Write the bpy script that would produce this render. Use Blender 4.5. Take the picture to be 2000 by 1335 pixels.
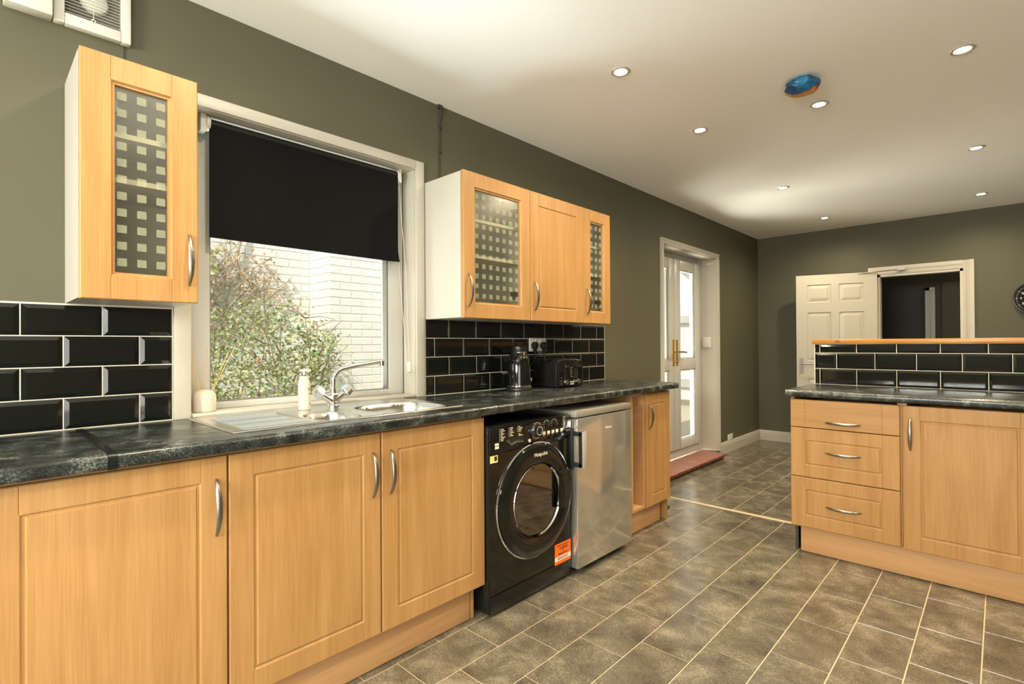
import bpy, bmesh, math, random
from mathutils import Matrix, Vector

for _o in list(bpy.data.objects):
    bpy.data.objects.remove(_o)
scene = bpy.context.scene
C = scene.collection
random.seed(7)

# ------------------------------------------------------------------ camera
F_PX = 1005.37
cam_d = bpy.data.cameras.new('camera')
cam_d.sensor_fit = 'HORIZONTAL'
cam_d.sensor_width = 36.0
cam_d.lens = F_PX / 2000.0 * 36.0
cam_d.clip_start = 0.02
cam = bpy.data.objects.new('camera', cam_d)
C.objects.link(cam)
_R = Vector((0.72500789, 0.68871285, -0.00617756))
_F = Vector((-0.68869136, 0.72503415, 0.00544989))
_U = _R.cross(_F)
cam.matrix_world = Matrix(((_R.x, _U.x, -_F.x, 2.22318), (_R.y, _U.y, -_F.y, 0.0),
                           (_R.z, _U.z, -_F.z, 1.20954), (0, 0, 0, 1)))
scene.camera = cam

# ------------------------------------------------------------------ world, sun, exposure
vs = scene.view_settings
vs.view_transform = 'Standard'
vs.look = 'None'
vs.gamma = 1.0
vs.use_curve_mapping = False
vs.exposure = 0.36

world = bpy.data.worlds.new('world')
scene.world = world
world.use_nodes = True
_nt = world.node_tree
_bg = _nt.nodes['Background']
_bg.inputs[0].default_value = (0.80, 0.90, 1.0, 1)
_bg.inputs[1].default_value = 1.1

SUN_STRENGTH = 3.3
sun_d = bpy.data.lights.new('sun', 'SUN')
sun_d.energy = SUN_STRENGTH
sun_d.angle = math.radians(0.6)
sun_d.color = (1.0, 0.93, 0.80)
sun = bpy.data.objects.new('sun', sun_d)
C.objects.link(sun)
sun.rotation_euler = Vector((0.42, -0.70, 0.80)).to_track_quat('Z', 'Y').to_euler()

# unseen glazed door in the right-hand wall, added to let in fill light
ADDED_DOOR = (-2.0, -0.15, 0.10, 2.10)
def area(name, loc, direction, sx, sy, energy, color):
    d = bpy.data.lights.new(name, 'AREA')
    d.shape = 'RECTANGLE'
    d.size, d.size_y = sx, sy
    d.energy = energy
    d.color = color
    o = bpy.data.objects.new(name, d)
    C.objects.link(o)
    o.location = loc
    o.rotation_euler = Vector(direction).to_track_quat('-Z', 'Y').to_euler()
    return o
area('added_fill_right', (3.40, (ADDED_DOOR[0] + ADDED_DOOR[1]) / 2, 1.1), (-1, 0.25, 0.12), 1.8, 1.9, 62, (1.0, 0.96, 0.88))  # fill lamp outside the added door
area('added_fill_rear', (1.6, -2.42, 1.75), (0, 1, 0.05), 1.5, 0.7, 185, (1.0, 0.96, 0.88))  # fill lamp behind an added, unseen rear window
# lamps added out of view imitate sunlit paving bounce through french doors and kitchen window
area('added_bounce_french_doors', (-1.15, 4.9, 0.35), (1, 0, 0.62), 1.5, 1.7, 185, (1.0, 0.95, 0.84))
area('added_bounce_kitchen_window', (-0.85, 1.1, 0.35), (1, 0, 1.1), 1.2, 0.8, 80, (0.88, 0.96, 1.0))

DOWNLIGHT_W = 56.0
DOWNLIGHT_COL = (1.0, 0.83, 0.56)

# ------------------------------------------------------------------ materials
def srgb(r, g, b):
    f = lambda c: (c / 255 / 12.92) if c / 255 <= 0.04045 else ((c / 255 + 0.055) / 1.055) ** 2.4
    return (f(r), f(g), f(b), 1.0)

MATS = {}
def mat(name):
    m = bpy.data.materials.new(name)
    m.use_nodes = True
    MATS[name] = m
    return m, m.node_tree.nodes, m.node_tree.links, m.node_tree.nodes['Principled BSDF']

def plain(name, col, rough=0.5, metal=0.0, spec=0.5, coat=0.0, noise=0.0, nscale=20.0, bump=0.0):
    m, n, l, b = mat(name)
    b.inputs['Base Color'].default_value = col
    b.inputs['Roughness'].default_value = rough
    b.inputs['Metallic'].default_value = metal
    b.inputs['Specular IOR Level'].default_value = spec
    b.inputs['Coat Weight'].default_value = coat
    b.inputs['Coat Roughness'].default_value = 0.05
    if noise or bump:
        tc = n.new('ShaderNodeTexCoord')
        nz = n.new('ShaderNodeTexNoise')
        nz.inputs['Scale'].default_value = nscale
        nz.inputs['Detail'].default_value = 5
        l.new(tc.outputs['Object'], nz.inputs['Vector'])
        if noise:
            mx = n.new('ShaderNodeMix'); mx.data_type = 'RGBA'
            mx.inputs[6].default_value = tuple(c * (1 - noise) for c in col[:3]) + (1,)
            mx.inputs[7].default_value = tuple(min(1, c * (1 + noise)) for c in col[:3]) + (1,)
            l.new(nz.outputs['Fac'], mx.inputs[0])
            l.new(mx.outputs[2], b.inputs['Base Color'])
        if bump:
            bp = n.new('ShaderNodeBump')
            bp.inputs['Strength'].default_value = bump
            bp.inputs['Distance'].default_value = 0.004
            l.new(nz.outputs['Fac'], bp.inputs['Height'])
            l.new(bp.outputs['Normal'], b.inputs['Normal'])
    return m

def wood(name, light, dark, scale=(9, 9, 0.7), rough=0.42, streak=0.55):
    m, n, l, b = mat(name)
    tc = n.new('ShaderNodeTexCoord')
    oi = n.new('ShaderNodeObjectInfo')
    mul = n.new('ShaderNodeVectorMath'); mul.operation = 'SCALE'
    mul.inputs[3].default_value = 37.0
    cmb = n.new('ShaderNodeCombineXYZ')
    for i in range(3):
        l.new(oi.outputs['Random'], cmb.inputs[i])
    l.new(cmb.outputs[0], mul.inputs[0])
    add = n.new('ShaderNodeVectorMath'); add.operation = 'ADD'
    l.new(tc.outputs['Object'], add.inputs[0]); l.new(mul.outputs[0], add.inputs[1])
    mp = n.new('ShaderNodeMapping')
    mp.inputs['Scale'].default_value = scale
    l.new(add.outputs[0], mp.inputs[0])
    n1 = n.new('ShaderNodeTexNoise')
    n1.inputs['Scale'].default_value = 2.2; n1.inputs['Detail'].default_value = 6; n1.inputs['Distortion'].default_value = 0.6
    l.new(mp.outputs[0], n1.inputs['Vector'])
    mp2 = n.new('ShaderNodeMapping')
    mp2.inputs['Scale'].default_value = tuple(s * 9 if s > 2 else s * 3 for s in scale)
    l.new(add.outputs[0], mp2.inputs[0])
    n2 = n.new('ShaderNodeTexNoise')
    n2.inputs['Scale'].default_value = 3.0; n2.inputs['Detail'].default_value = 4
    l.new(mp2.outputs[0], n2.inputs['Vector'])
    mxf = n.new('ShaderNodeMix'); mxf.data_type = 'FLOAT'
    mxf.inputs[0].default_value = 1 - streak
    l.new(n1.outputs['Fac'], mxf.inputs[2]); l.new(n2.outputs['Fac'], mxf.inputs[3])
    rp = n.new('ShaderNodeValToRGB')
    rp.color_ramp.elements[0].position = 0.36; rp.color_ramp.elements[0].color = dark
    rp.color_ramp.elements[1].position = 0.64; rp.color_ramp.elements[1].color = light
    l.new(mxf.outputs[0], rp.inputs[0])
    l.new(rp.outputs[0], b.inputs['Base Color'])
    b.inputs['Roughness'].default_value = rough
    b.inputs['Specular IOR Level'].default_value = 0.4
    return m

def stone(name, dark, mid, light, scale=14.0, rough=0.3, fine=90.0, spread=(0.35, 0.55, 0.75), spec=0.5, bump=0.0):
    m, n, l, b = mat(name)
    tc = n.new('ShaderNodeTexCoord')
    oi = n.new('ShaderNodeObjectInfo')
    sc = n.new('ShaderNodeVectorMath'); sc.operation = 'SCALE'; sc.inputs[3].default_value = 23.0
    cmb = n.new('ShaderNodeCombineXYZ')
    for i in range(3):
        l.new(oi.outputs['Random'], cmb.inputs[i])
    l.new(cmb.outputs[0], sc.inputs[0])
    add = n.new('ShaderNodeVectorMath'); add.operation = 'ADD'
    l.new(tc.outputs['Object'], add.inputs[0]); l.new(sc.outputs[0], add.inputs[1])
    n1 = n.new('ShaderNodeTexNoise'); n1.inputs['Scale'].default_value = scale; n1.inputs['Detail'].default_value = 8
    n1.inputs['Roughness'].default_value = 0.62; n1.inputs['Distortion'].default_value = 0.4
    n2 = n.new('ShaderNodeTexNoise'); n2.inputs['Scale'].default_value = fine; n2.inputs['Detail'].default_value = 3
    l.new(add.outputs[0], n1.inputs['Vector']); l.new(add.outputs[0], n2.inputs['Vector'])
    mf = n.new('ShaderNodeMix'); mf.data_type = 'FLOAT'; mf.inputs[0].default_value = 0.38
    l.new(n1.outputs['Fac'], mf.inputs[2]); l.new(n2.outputs['Fac'], mf.inputs[3])
    rp = n.new('ShaderNodeValToRGB')
    e = rp.color_ramp.elements
    e[0].position = spread[0]; e[0].color = dark
    e[1].position = spread[2]; e[1].color = light
    k = e.new(spread[1]); k.color = mid
    l.new(mf.outputs[0], rp.inputs[0])
    l.new(rp.outputs[0], b.inputs['Base Color'])
    b.inputs['Roughness'].default_value = rough
    b.inputs['Specular IOR Level'].default_value = spec
    if bump:
        bp = n.new('ShaderNodeBump'); bp.inputs['Strength'].default_value = bump; bp.inputs['Distance'].default_value = 0.002
        l.new(n2.outputs['Fac'], bp.inputs['Height']); l.new(bp.outputs['Normal'], b.inputs['Normal'])
    return m

def glass(name, tint=(1, 1, 1, 1), gloss=0.08, rough=0.02):
    m = bpy.data.materials.new(name); m.use_nodes = True
    n, l = m.node_tree.nodes, m.node_tree.links
    n.clear()
    out = n.new('ShaderNodeOutputMaterial')
    tr = n.new('ShaderNodeBsdfTransparent'); tr.inputs[0].default_value = tint
    gl = n.new('ShaderNodeBsdfGlossy'); gl.inputs[0].default_value = (1, 1, 1, 1); gl.inputs['Roughness'].default_value = rough
    mx = n.new('ShaderNodeMixShader'); mx.inputs[0].default_value = gloss
    l.new(tr.outputs[0], mx.inputs[1]); l.new(gl.outputs[0], mx.inputs[2]); l.new(mx.outputs[0], out.inputs[0])
    MATS[name] = m
    return m

def emit(name, col, strength):
    m = bpy.data.materials.new(name); m.use_nodes = True
    n, l = m.node_tree.nodes, m.node_tree.links
    n.clear()
    out = n.new('ShaderNodeOutputMaterial')
    e = n.new('ShaderNodeEmission'); e.inputs[0].default_value = col; e.inputs[1].default_value = strength
    l.new(e.outputs[0], out.inputs[0])
    MATS[name] = m
    return m

plain('wall_paint', (0.100, 0.093, 0.057, 1), 0.55, noise=0.08, nscale=2.5, spec=0.35)
plain('hall_paint', srgb(60, 64, 52), 0.6, noise=0.08, nscale=2.5)
plain('ceiling_paint', srgb(248, 246, 241), 0.8, noise=0.02, nscale=1.5)
plain('white_gloss', srgb(188, 182, 168), 0.35, noise=0.02, nscale=6)
plain('upvc', srgb(194, 193, 187), 0.25)
plain('white_melamine', srgb(184, 179, 168), 0.4)
plain('white_plastic', srgb(210, 206, 194), 0.35)
plain('grey_plastic', srgb(120, 118, 108), 0.4)
wood('beech', (0.465, 0.258, 0.094, 1), (0.365, 0.186, 0.060, 1))
wood('beech_horizontal', (0.48, 0.268, 0.100, 1), (0.38, 0.196, 0.064, 1), scale=(0.7, 9, 9))
wood('beech_pale', (0.58, 0.34, 0.16, 1), (0.50, 0.27, 0.115, 1), scale=(0.7, 0.7, 9))
wood('pine', srgb(186, 132, 62), srgb(158, 102, 38), scale=(0.8, 9, 9), rough=0.3)
plain('knot', srgb(110, 56, 22), 0.35)
plain('black_tile', (0.006, 0.007, 0.006, 1), 0.07, spec=0.55)
plain('grout', srgb(214, 206, 186), 0.8, noise=0.08, nscale=60)
stone('worktop', srgb(17, 20, 19), srgb(48, 52, 50), srgb(140, 145, 138), scale=13, rough=0.25, fine=210, spread=(0.40, 0.54, 0.74), spec=0.5)
stone('worktop_edge', srgb(16, 16, 12), srgb(44, 42, 34), srgb(120, 110, 80), scale=30, rough=0.3, fine=160, spread=(0.42, 0.56, 0.72))
plain('joint_strip', srgb(26, 28, 28), 0.25, metal=0.3)
stone('floor_tile', srgb(68, 62, 53), srgb(101, 94, 80), srgb(154, 144, 125), scale=7, rough=0.24, fine=140, spread=(0.34, 0.5, 0.70), spec=0.65, bump=0.05)
plain('floor_grout', srgb(200, 180, 150), 0.5)
plain('steel', (0.62, 0.61, 0.58, 1), 0.24, metal=1.0, noise=0.05, nscale=60)
plain('chrome', (0.78, 0.77, 0.74, 1), 0.07, metal=1.0)
plain('handle_metal', (0.33, 0.31, 0.27, 1), 0.34, metal=1.0)
plain('satin_metal', (0.70, 0.66, 0.60, 1), 0.45, metal=0.6)
plain('handle_dimple', (0.10, 0.095, 0.085, 1), 0.4, metal=0.8)
plain('brass', srgb(200, 160, 70), 0.22, metal=1.0)
plain('blind_fabric', (0.004, 0.004, 0.004, 1), 0.75, spec=0.15)
plain('blind_roll', (0.010, 0.012, 0.010, 1), 0.5, spec=0.3)
plain('appliance_black', (0.006, 0.006, 0.005, 1), 0.08, spec=0.6)
plain('appliance_black_soft', (0.010, 0.010, 0.009, 1), 0.22, spec=0.5)
plain('black_plastic', (0.012, 0.012, 0.011, 1), 0.32)
plain('matt_black', (0.010, 0.010, 0.009, 1), 0.55)
plain('dark_grey', srgb(60, 58, 50), 0.4)
plain('fridge_silver', (0.60, 0.57, 0.50, 1), 0.13, metal=0.75)
plain('fridge_lid', (0.36, 0.34, 0.28, 1), 0.35, metal=0.4)
plain('orange_sticker', srgb(255, 116, 20), 0.5)
plain('white_sticker', srgb(240, 232, 214), 0.5)
plain('yellow_sticker', srgb(226, 222, 150), 0.5)
plain('print_dark', srgb(70, 40, 14), 0.6)
plain('print_white', srgb(226, 220, 200), 0.5)
plain('print_grey', srgb(120, 116, 104), 0.5)
plain('ceramic_white', srgb(208, 198, 182), 0.25)
plain('reed', srgb(214, 180, 120), 0.7)
plain('bottle_white', srgb(206, 196, 178), 0.3)
plain('blue_plastic', srgb(40, 50, 140), 0.3)
plain('quarry_red', srgb(104, 48, 34), 0.45, noise=0.25, nscale=9)
plain('quarry_red_worn', srgb(150, 104, 90), 0.5, noise=0.22, nscale=7)
plain('clock_face', (0.006, 0.006, 0.005, 1), 0.5, spec=0.15)
plain('conduit', srgb(54, 52, 40), 0.5)
plain('brick_white', srgb(240, 238, 230), 0.75, noise=0.04, nscale=12, bump=0.35)
plain('mortar_white', srgb(224, 220, 208), 0.85, bump=0.3)
plain('render_white', srgb(236, 232, 222), 0.8, noise=0.04, nscale=4)
plain('paving', srgb(186, 172, 150), 0.85, noise=0.12, nscale=8)
plain('fascia_cream', srgb(210, 190, 140), 0.6)
plain('roof_tile', srgb(150, 140, 126), 0.8)
plain('leaf_green', srgb(158, 174, 118), 0.5, noise=0.3, nscale=5)
plain('leaf_olive', srgb(192, 190, 134), 0.5, noise=0.3, nscale=5)
plain('leaf_brown', srgb(216, 180, 140), 0.7, noise=0.3, nscale=5)
plain('stem_brown', srgb(164, 146, 116), 0.8)
plain('vine_stem', srgb(190, 170, 140), 0.85)
plain('petal_pink', srgb(240, 176, 170), 0.6)
plain('soil', srgb(96, 78, 58), 0.9)
glass('pane', (0.97, 0.99, 0.98, 1), 0.05)
glass('cabinet_pane', (0.95, 0.96, 0.90, 1), 0.10, 0.22)
glass('machine_glass', (0.16, 0.16, 0.14, 1), 0.22, 0.03)
glass('frost', (0.80, 0.82, 0.70, 1), 0.02, 0.4)
m_, n_, l_, b_ = mat('frosted')
b_.inputs['Base Color'].default_value = srgb(196, 198, 168)
b_.inputs['Roughness'].default_value = 0.5
b_.inputs['Alpha'].default_value = 0.19
emit('lamp_glow', (1.0, 0.86, 0.62, 1), 30.0)
# blue plastic bag
m_, n_, l_, b_ = mat('blue_bag')
_tc = n_.new('ShaderNodeTexCoord'); _nz = n_.new('ShaderNodeTexNoise'); _nz.inputs['Scale'].default_value = 14
l_.new(_tc.outputs['Object'], _nz.inputs['Vector'])
_rp = n_.new('ShaderNodeValToRGB')
_rp.color_ramp.elements[0].position = 0.35; _rp.color_ramp.elements[0].color = srgb(8, 44, 84)
_rp.color_ramp.elements[1].position = 0.7; _rp.color_ramp.elements[1].color = srgb(40, 122, 168)
l_.new(_nz.outputs['Fac'], _rp.inputs[0]); l_.new(_rp.outputs[0], b_.inputs['Base Color'])
b_.inputs['Roughness'].default_value = 0.3
plain('bag_print', srgb(206, 150, 84), 0.4, noise=0.35, nscale=40)
plain('bag_red', srgb(196, 70, 30), 0.4)

# ------------------------------------------------------------------ mesh helpers
class MB:
    def __init__(s):
        s.v, s.f, s.mi = [], [], []
    def add(s, vs, fs, mi=0):
        o = len(s.v)
        s.v += [tuple(v) for v in vs]
        for f in fs:
            s.f.append(tuple(o + i for i in f)); s.mi.append(mi)
        return s
    def box(s, x0, x1, y0, y1, z0, z1, mi=0):
        v = [(x0, y0, z0), (x1, y0, z0), (x1, y1, z0), (x0, y1, z0), (x0, y0, z1), (x1, y0, z1), (x1, y1, z1), (x0, y1, z1)]
        f = [(0, 3, 2, 1), (4, 5, 6, 7), (0, 1, 5, 4), (1, 2, 6, 5), (2, 3, 7, 6), (3, 0, 4, 7)]
        return s.add(v, f, mi)
    def extrude_y(s, prof, y0, y1, mi=0):
        n = len(prof)
        v = [(x, y0, z) for x, z in prof] + [(x, y1, z) for x, z in prof]
        f = [tuple(range(n))[::-1], tuple(range(n, 2 * n))]
        f += [(i, (i + 1) % n, n + (i + 1) % n, n + i) for i in range(n)]
        return s.add(v, f, mi)
    def extrude_x(s, prof, x0, x1, mi=0):
        n = len(prof)
        v = [(x0, y, z) for y, z in prof] + [(x1, y, z) for y, z in prof]
        f = [tuple(range(n)), tuple(range(n, 2 * n))[::-1]]
        f += [(i, n + i, n + (i + 1) % n, (i + 1) % n) for i in range(n)]
        return s.add(v, f, mi)
    def extrude_z(s, prof, z0, z1, mi=0):
        n = len(prof)
        v = [(x, y, z0) for x, y in prof] + [(x, y, z1) for x, y in prof]
        f = [tuple(range(n))[::-1], tuple(range(n, 2 * n))]
        f += [(i, (i + 1) % n, n + (i + 1) % n, n + i) for i in range(n)]
        return s.add(v, f, mi)
    def lathe(s, c, prof, axis='z', seg=32, mi=0, sx=1.0, sy=1.0):
        """prof: list of (radius, height) from bottom to top; closed at both ends."""
        def P(r, h, a):
            u, w = r * math.cos(a) * sx, r * math.sin(a) * sy
            if axis == 'z': return (c[0] + u, c[1] + w, c[2] + h)
            if axis == 'x': return (c[0] + h, c[1] + u, c[2] + w)
            return (c[0] + w, c[1] + h, c[2] + u)
        v, f = [], []
        for r, h in prof:
            v += [P(r, h, 2 * math.pi * i / seg) for i in range(seg)]
        for k in range(len(prof) - 1):
            for i in range(seg):
                j = (i + 1) % seg
                f.append((k * seg + i, k * seg + j, (k + 1) * seg + j, (k + 1) * seg + i))
        f.append(tuple(range(seg))[::-1])
        f.append(tuple((len(prof) - 1) * seg + i for i in range(seg)))
        return s.add(v, f, mi)
    def ring(s, c, r0, r1, h0, h1, axis='x', seg=48, mi=0):
        """closed annulus (washer)"""
        prof = [(r0, h0), (r1, h0), (r1, h1), (r0, h1)]
        return s.torus_profile(c, prof, axis, seg, mi)
    def torus_profile(s, c, prof, axis='x', seg=48, mi=0):
        def P(r, h, a):
            u, w = r * math.cos(a), r * math.sin(a)
            if axis == 'z': return (c[0] + u, c[1] + w, c[2] + h)
            if axis == 'x': return (c[0] + h, c[1] + u, c[2] + w)
            return (c[0] + w, c[1] + h, c[2] + u)
        n = len(prof); v, f = [], []
        for i in range(seg):
            v += [P(r, h, 2 * math.pi * i / seg) for r, h in prof]
        for i in range(seg):
            j = (i + 1) % seg
            for k in range(n):
                m = (k + 1) % n
                f.append((i * n + k, i * n + m, j * n + m, j * n + k))
        return s.add(v, f, mi)
    def tube(s, pts, rad, seg=10, mi=0):
        pts = [Vector(p) for p in pts]
        rads = rad if isinstance(rad, (list, tuple)) else [rad] * len(pts)
        v, f = [], []
        ref = Vector((0, 0, 1))
        prev = None
        for i, p in enumerate(pts):
            t = (pts[min(i + 1, len(pts) - 1)] - pts[max(i - 1, 0)]).normalized()
            if prev is None:
                a = ref if abs(t.dot(ref)) < 0.9 else Vector((1, 0, 0))
                u = t.cross(a).normalized()
            else:
                u = (prev - t * prev.dot(t))
                u = u.normalized() if u.length > 1e-6 else t.cross(ref).normalized()
            prev = u
            w = t.cross(u)
            for k in range(seg):
                an = 2 * math.pi * k / seg
                v.append(p + (u * math.cos(an) + w * math.sin(an)) * rads[i])
        n = len(pts)
        for i in range(n - 1):
            for k in range(seg):
                m = (k + 1) % seg
                f.append((i * seg + k, i * seg + m, (i + 1) * seg + m, (i + 1) * seg + k))
        f.append(tuple(range(seg))[::-1]); f.append(tuple((n - 1) * seg + k for k in range(seg)))
        return s.add(v, f, mi)
    def mesh(s, name, mats, smooth=False, bevel=0.0, bseg=2, angle=35):
        me = bpy.data.meshes.new(name)
        me.from_pydata(s.v, [], s.f)
        for m in (mats if isinstance(mats, (list, tuple)) else [mats]):
            me.materials.append(MATS[m])
        for p, i in zip(me.polygons, s.mi):
            p.material_index = i
        bm = bmesh.new(); bm.from_mesh(me)
        bmesh.ops.recalc_face_normals(bm, faces=bm.faces)
        if bevel:
            ed = [e for e in bm.edges if len(e.link_faces) == 2 and e.calc_face_angle(0) > 0.6]
            bmesh.ops.bevel(bm, geom=ed, offset=bevel, segments=bseg, affect='EDGES', profile=0.5, clamp_overlap=True)
        if smooth or bevel:
            for f in bm.faces: f.smooth = True
            lim = math.radians(angle)
            for e in bm.edges:
                e.smooth = not (len(e.link_faces) != 2 or e.calc_face_angle(0) > lim)
        bm.to_mesh(me); bm.free()
        return me
    def build(s, name, mats, parent=None, **kw):
        return link(name, s.mesh(name, mats, **kw), parent)

def link(name, me, parent=None, loc=None, rotz=0.0):
    o = bpy.data.objects.new(name, me)
    C.objects.link(o)
    if loc is not None: o.location = loc
    if rotz: o.rotation_euler = (0, 0, rotz)
    if parent is not None:
        o.parent = parent
        r = parent
        if r.type == 'EMPTY':
            o.matrix_parent_inverse = Matrix.Translation(r.location).inverted()
    return o

def thing(name, label, cat, loc, group=None):
    o = bpy.data.objects.new(name, None)
    C.objects.link(o)
    o.empty_display_size = 0.05
    o.location = loc
    tag(o, label, cat, group)
    return o
def tag(o, label, cat, group=None):
    o['label'] = label; o['category'] = cat
    if group: o['group'] = group
    return o
def struct(o, label=None):
    o['kind'] = 'structure'
    if label: o['label'] = label
    return o

def text(name, body, size, material, loc, axes, parent=None, align='CENTER', depth=0.0004, shear=0.0, squeeze=1.0):
    """flat lettering; axes = (right, up, normal) unit vectors"""
    cu = bpy.data.curves.new(name, 'FONT')
    cu.body = body; cu.size = size; cu.align_x = align; cu.align_y = 'CENTER'
    cu.extrude = depth; cu.shear = shear; cu.resolution_u = 2
    t = bpy.data.objects.new(name, cu); C.objects.link(t)
    dg = bpy.context.evaluated_depsgraph_get()
    me = bpy.data.meshes.new_from_object(t.evaluated_get(dg))
    bpy.data.objects.remove(t); bpy.data.curves.remove(cu)
    r, u, nn = [Vector(a) for a in axes]
    M = Matrix(((r.x, u.x, nn.x, loc[0]), (r.y, u.y, nn.y, loc[1]), (r.z, u.z, nn.z, loc[2]), (0, 0, 0, 1)))
    me.transform(M @ Matrix.Diagonal((squeeze, 1, 1, 1)))
    me.materials.clear(); me.materials.append(MATS[material])
    return link(name, me, parent)
AX_X = ((0, 1, 0), (0, 0, 1), (1, 0, 0))      # lettering on a face that looks towards +X
AX_Y = ((1, 0, 0), (0, 0, 1), (0, -1, 0))     # lettering on a face that looks towards -Y

# ------------------------------------------------------------------ dimensions
H = 2.523          # ceiling
YB = 6.864         # far wall
XR = 3.30          # right wall
YN = -2.30         # near wall
WT = 0.940         # worktop top
WIN = (0.573, 1.605, 0.940, 2.130)     # window opening in the left wall
FD = (4.33, 5.535, 0.0, 2.12)          # french door opening
BD = (1.244, 1.954, 0.0, 1.950)        # doorway in the far wall

# ------------------------------------------------------------------ the shell
def wall_x(name, x0, x1, y0, y1, openings, material):
    """wall in a plane X = const, openings sorted in Y: (ya, yb, za, zb)"""
    m = MB(); y = y0
    for ya, yb, za, zb in openings:
        m.box(x0, x1, y, ya, -0.05, H + 0.1)
        if za > 0: m.box(x0, x1, ya, yb, -0.05, za)
        m.box(x0, x1, ya, yb, zb, H + 0.1)
        y = yb
    m.box(x0, x1, y, y1, -0.05, H + 0.1)
    return struct(m.build(name, material))
wall_left = wall_x('wall_left', -0.24, 0.0, YN - 0.1, YB + 0.1, [WIN, FD], 'wall_paint')
wall_right = wall_x('wall_right', XR, XR + 0.1, YN - 0.1, YB + 0.1, [(ADDED_DOOR[0], ADDED_DOOR[1], ADDED_DOOR[2], ADDED_DOOR[3])], 'wall_paint')
m = MB()
m.box(0, BD[0], YB, YB + 0.1, -0.05, H + 0.1); m.box(BD[1], XR, YB, YB + 0.1, -0.05, H + 0.1); m.box(BD[0], BD[1], YB, YB + 0.1, BD[3], H + 0.1)
wall_back = struct(m.build('wall_back', 'wall_paint'))
m = MB()
m.box(0, 0.85, YN - 0.1, YN, -0.05, H + 0.1); m.box(2.35, XR, YN - 0.1, YN, -0.05, H + 0.1)
m.box(0.85, 2.35, YN - 0.1, YN, -0.05, 1.4); m.box(0.85, 2.35, YN - 0.1, YN, 2.1, H + 0.1)
wall_front = struct(m.build('wall_front', 'wall_paint'))
# glazing of the two unseen openings, added to light the room from behind
def glazed_x(name, x, y0, y1, z0, z1, n, sgn=1):
    o = MB().box(x, x + 0.05, y0, y0 + 0.06, z0, z1).box(x, x + 0.05, y1 - 0.06, y1, z0, z1) \
        .box(x, x + 0.05, y0, y1, z0, z0 + 0.07).box(x, x + 0.05, y0, y1, z1 - 0.07, z1)
    for k in range(1, n):
        yc = y0 + (y1 - y0) * k / n
        o.box(x, x + 0.05, yc - 0.04, yc + 0.04, z0, z1)
    f = struct(o.build(name, 'upvc'))
    MB().box(x + 0.02, x + 0.028, y0 + 0.05, y1 - 0.05, z0 + 0.05, z1 - 0.05).build('pane', 'pane', f)
    return f
glazed_x('added_door', XR + 0.03, ADDED_DOOR[0], ADDED_DOOR[1], ADDED_DOOR[2], ADDED_DOOR[3], 2)
o_ = MB().box(0.85, 2.35, YN - 0.06, YN - 0.01, 1.4, 1.46).box(0.85, 2.35, YN - 0.06, YN - 0.01, 2.04, 2.1) \
    .box(0.85, 0.91, YN - 0.06, YN - 0.01, 1.4, 2.1).box(2.29, 2.35, YN - 0.06, YN - 0.01, 1.4, 2.1).box(1.57, 1.63, YN - 0.06, YN - 0.01, 1.4, 2.1)
w2 = struct(o_.build('added_window', 'upvc'))
MB().box(0.9, 2.3, YN - 0.04, YN - 0.032, 1.45, 2.05).build('pane', 'pane', w2)

ceiling = struct(MB().box(-0.24, XR + 0.1, YN - 0.1, YB + 0.1, H, H + 0.1).build('ceiling', 'ceiling_paint'))

# floor: grouted bed, and tiles one by one where the photograph shows them
floor = struct(MB().box(-0.24, XR + 0.1, YN - 0.1, YB + 0.1, -0.06, -0.002).build('floor', 'floor_grout'))
TW, TL = 0.2018, 0.3406
A0 = 0.5467
BOFF = [2.1424, 1.9412, 2.0796, 2.2217, 2.3647, 2.5058, 2.6439, 2.784, 2.9182]
STRIP_Y = 3.80
cells = []
for k in range(-2, 13):
    if 0 <= k < 9: b = BOFF[k]
    elif k < 0: b = BOFF[0] + 0.14 * k
    else: b = BOFF[8] + 0.139 * (k - 8)
    x0, x1 = A0 + k * TW, A0 + (k + 1) * TW
    if k == -1: x0 = A0 - 0.055 - 0.148
    n = -14
    while b + n * TL < STRIP_Y:
        ya, yb = b + n * TL, b + (n + 1) * TL
        yb2 = min(yb, STRIP_Y)
        if yb > -0.6 and yb2 - ya > 0.02:
            cells.append((max(x0, 0.30), min(x1, XR), ya, yb2))
        n += 1
AF = 0.0 - 0.002 + 0.2 * 0
for k in range(-1, 16):
    x0, x1 = 0.012 + 0.1955 * k, 0.012 + 0.1955 * (k + 1)
    if x1 < 0.02: continue
    b = 4.50 + (0.142 * (k - 1)) % 0.333
    n = -4
    while b + n * 0.333 < YB:
        ya, yb = max(STRIP_Y + 0.012, b + n * 0.333), min(YB, b + (n + 1) * 0.333)
        if yb - ya > 0.02:
            cells.append((max(x0, 0.002), min(x1, XR), ya, yb))
        n += 1
def seen(c):
    x, y = (c[0] + c[1]) / 2 - 2.223, (c[2] + c[3]) / 2
    d = -0.6887 * x + 0.725 * y; l = 0.725 * x + 0.6887 * y
    if d < 0.3: return -1
    u, v = 1000 + 1005 * l / d, 672 + 1005 * 1.2095 / d
    if not (-60 < u < 2080 and v < 1480): return -1
    if c[0] > 1.40 and 3.36 < (c[2] + c[3]) / 2: return -1     # hidden by the peninsula
    if c[1] < 0.50 and c[3] < 3.45: return -1
    return 1.0 / d
cells = [c for c in cells if c[1] - c[0] > 0.015]
cells.sort(key=seen, reverse=True)
cache = {}
G = 0.0016
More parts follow.
